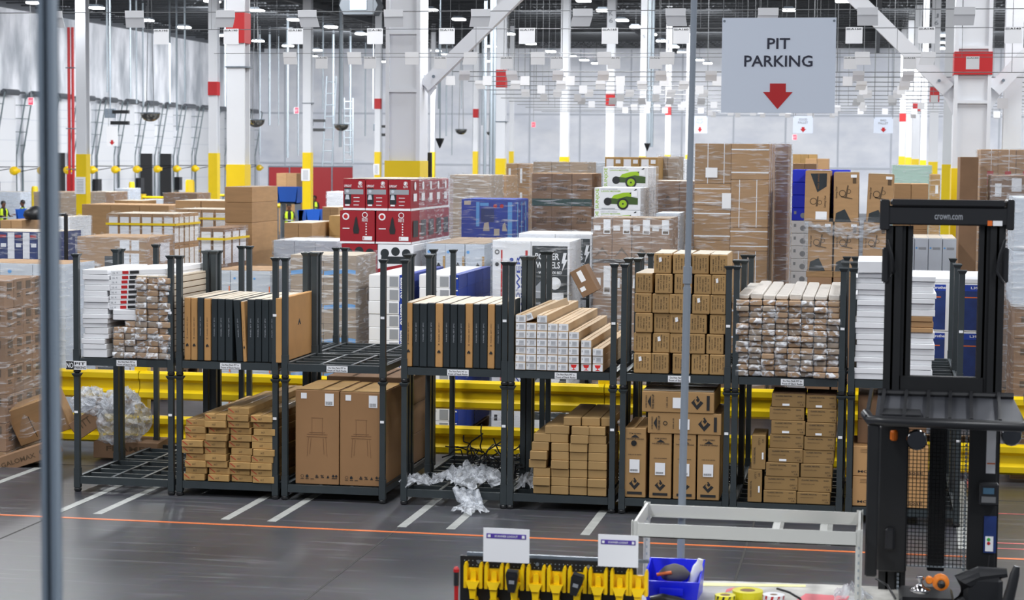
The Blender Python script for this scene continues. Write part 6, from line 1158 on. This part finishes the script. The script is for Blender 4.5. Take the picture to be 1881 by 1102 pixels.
# cab: dash, seat back, controls
x0c, x1c = q(1625, 1080, Ym-.9)[0], q(1845, 1080, Ym-.9)[0]
O('cab_body', MB().box(x0c-.05, x1c+.12, -1.3, -.16, .12, .98, .03), BLACKR, r); O('dashboard', MB().box(x0c+.1, x1c-.3, -.6, -.2, .98, 1.08, .02), BLACKR, r)
def sp(px, py, Y): a = q(px, py, Y); return (a[0], Y-Ym, a[1])
O('seat_back', MB().tube([sp(1768, 1110, 13.5), sp(1772, 1068, 13.5), sp(1800, 1056, 13.5), sp(1850, 1052, 13.5)], [.09, .08, .06, .03], 12).box(*[q(1770, 1060, 13.5)[0], q(1842, 1060, 13.5)[0]], -.56, -.44, q(1770, 1110, 13.5)[1], q(1770, 1055, 13.5)[1], .03), BLACKR, r, smooth=False)
O('arm_rest', MB().tube([sp(1850, 1110, 13.2), sp(1858, 1080, 13.2), sp(1864, 1055, 13.2), sp(1868, 1040, 13.2)], [.04, .035, .032, .02], 10), BLACKR, r, smooth=True)
O('control_knob', MB().lathe(sp(1728, 1070, 13.3), [(.05, .05), (.056, .03), (.056, -.0), (.03, -.01)], 16, 'y').lathe(sp(1707, 1066, 13.3), [(.024, .04), (.026, 0), (.02, -.01)], 12, 'y'), mat('orange_knob', (236, 132, 40), .35), r); O('knob_hub', MB().lathe(sp(1729, 1073, 13.27), [(.026, .02), (.026, -.02), (.01, -.03)], 12, 'y'), BLACKS, r)
O('chrome_lever', MB().lathe(sp(1690, 1082, 13.3), [(.0, -.03), (.06, -.02), (.07, .0), (.03, .02), (.012, .05), (.03, .07), (.02, .09)], 16), mat('chrome', (190, 190, 192), .15, metal=1), r, smooth=True)
O('cable', MB().tube([sp(1806, 1052, 13.9), sp(1815, 1040, 13.9), sp(1818, 1020, 13.9)], .006, 6).tube([sp(1608, 1062, 13.4), sp(1630, 1075, 13.4), sp(1645, 1100, 13.3)], .008, 6), BLACKR, r)
for s in (-.42, .42): O('wheel', MB().lathe((s, -.4, .17), [(.17, -.07), (.17, .07)], 20, 'x'), BLACKR, r)
for s in (-.38, .38): O('outrigger', MB().box(s-.07, s+.07, 0, 1.0, .06, .2, .01), BLACKS, r); O('wheel', MB().lathe((s, .9, .07), [(.07, -.05), (.07, .05)], 16, 'x'), BLACKR, r)
# ---------------- workers ----------------
def person(label, x, y, rz, vest=True, seated=False, arm=0):
    r = E('person', label, 'person', (x, y, 0), (0, 0, rz)); me = bpy.data.meshes.new('body')
    hip = .95 if not seated else .5; v = [(0, 0, hip), (0, .01, hip+.25), (0, .01, hip+.48), (0, -.01, hip+.58), (0, -.02, hip+.66), (0, -.03, hip+.78)]; rad = [.15, .14, .16, .06, .085, .10]
    e = [(0, 1), (1, 2), (2, 3), (3, 4), (4, 5)]
    for s in (-1, 1):
        b = len(v); v += [(s*.19, .01, hip+.46), (s*.26, -.05, hip+.2), (s*.20, -.26, hip+.18+arm), (s*.19, -.34, hip+.2+arm)]; rad += [.07, .05, .038, .034]; e += [(2, b), (b, b+1), (b+1, b+2), (b+2, b+3)]
        b = len(v)
        if seated: v += [(s*.1, -.08, hip-.02), (s*.13, -.42, hip), (s*.13, -.40, .1), (s*.13, -.52, .05)]
        else: v += [(s*.1, 0, hip-.08), (s*.12, -.02, .5), (s*.12, .02, .09), (s*.13, -.12, .05)]
        rad += [.1, .075, .05, .045]; e += [(0, b), (b, b+1), (b+1, b+2), (b+2, b+3)]
    me.from_pydata(v, e, []); body = bpy.data.objects.new('body', me); C.objects.link(body); body.parent = r; me.materials.append(CLOTH)
    md = body.modifiers.new('skin', 'SKIN'); 
    for i, sv in enumerate(me.skin_vertices[0].data): sv.radius = (rad[i], rad[i]*.8)
    me.skin_vertices[0].data[0].use_root = True; ms = body.modifiers.new('sub', 'SUBSURF'); ms.levels = 1; ms.render_levels = 1
    O('head', MB().lathe((0, -.03, hip+.62), [(.05, -.06), (.075, .0), (.095, .07), (.1, .13), (.085, .2), (.03, .235)], 14), SKIN, r, smooth=True); O('hair', MB().lathe((0, -.015, hip+.70), [(.104, .0), (.112, .07), (.095, .15), (.03, .18)], 14), HAIR, r, smooth=True)
    O('face', MB().lathe((-.035, -.125, hip+.73), [(.012, 0), (.01, -.008)], 8, 'y').lathe((.035, -.125, hip+.73), [(.012, 0), (.01, -.008)], 8, 'y').box(-.012, .012, -.15, -.12, hip+.67, hip+.72).box(-.03, .03, -.128, -.12, hip+.635, hip+.645), HAIR, r)
    for s in (-1, 1):
        mb = MB().box(s*.19-.04, s*.19+.04, -.42, -.34, hip+.18+arm, hip+.215+arm, .01)
        for f_ in range(4): xx = s*.19-.03+.02*f_; mb.tube([(xx, -.42, hip+.2+arm), (xx, -.46-.008*(f_ in (1, 2)), hip+.195+arm), (xx, -.48-.01*(f_ in (1, 2)), hip+.17+arm)], .009, 5)
        mb.tube([(s*.19-s*.04, -.37, hip+.2+arm), (s*.19-s*.07, -.41, hip+.2+arm)], .01, 5); O('hand', mb, SKIN, r)
    if vest:
        n = 16; vs = []
        for rx_, ry_, z in ((.20, .15, hip-.02), (.195, .15, hip+.2), (.215, .155, hip+.4), (.16, .11, hip+.52)): vs += [(rx_*math.cos(2*math.pi*i/n), ry_*math.sin(2*math.pi*i/n), z) for i in range(n)]
        O('vest', MB().add(vs, [(j*n+i, j*n+(i+1) % n, (j+1)*n+(i+1) % n, (j+1)*n+i) for j in range(3) for i in range(n) if not (i in (11, 12) and j < 3)]), VEST, r, smooth=True)
        vs = []
        for z in (hip+.1, hip+.15): vs += [(.205*math.cos(2*math.pi*i/n), .158*math.sin(2*math.pi*i/n), z) for i in range(n)]
        O('reflective_band', MB().add(vs, [(i, (i+1) % n, n+(i+1) % n, n+i) for i in range(n)]), SILV, r)
    return r
x, z = at(531, 370, 86); person('person in a black shirt and open yellow safety vest walking by the blue tubs', x, 86, .4, arm=.0)
x, z = at(578, 360, 104); person('person in a yellow safety vest and dark cap leaning over cartons', x, 104, -.2, arm=.05)
x, z = at(6, 388, 84); person('person in a yellow and orange vest looking down at the left edge', x, 84, .9)
x, z = at(28, 390, 86); person('person in a yellow vest facing left beside another worker', x+.3, 86.2, -.9)
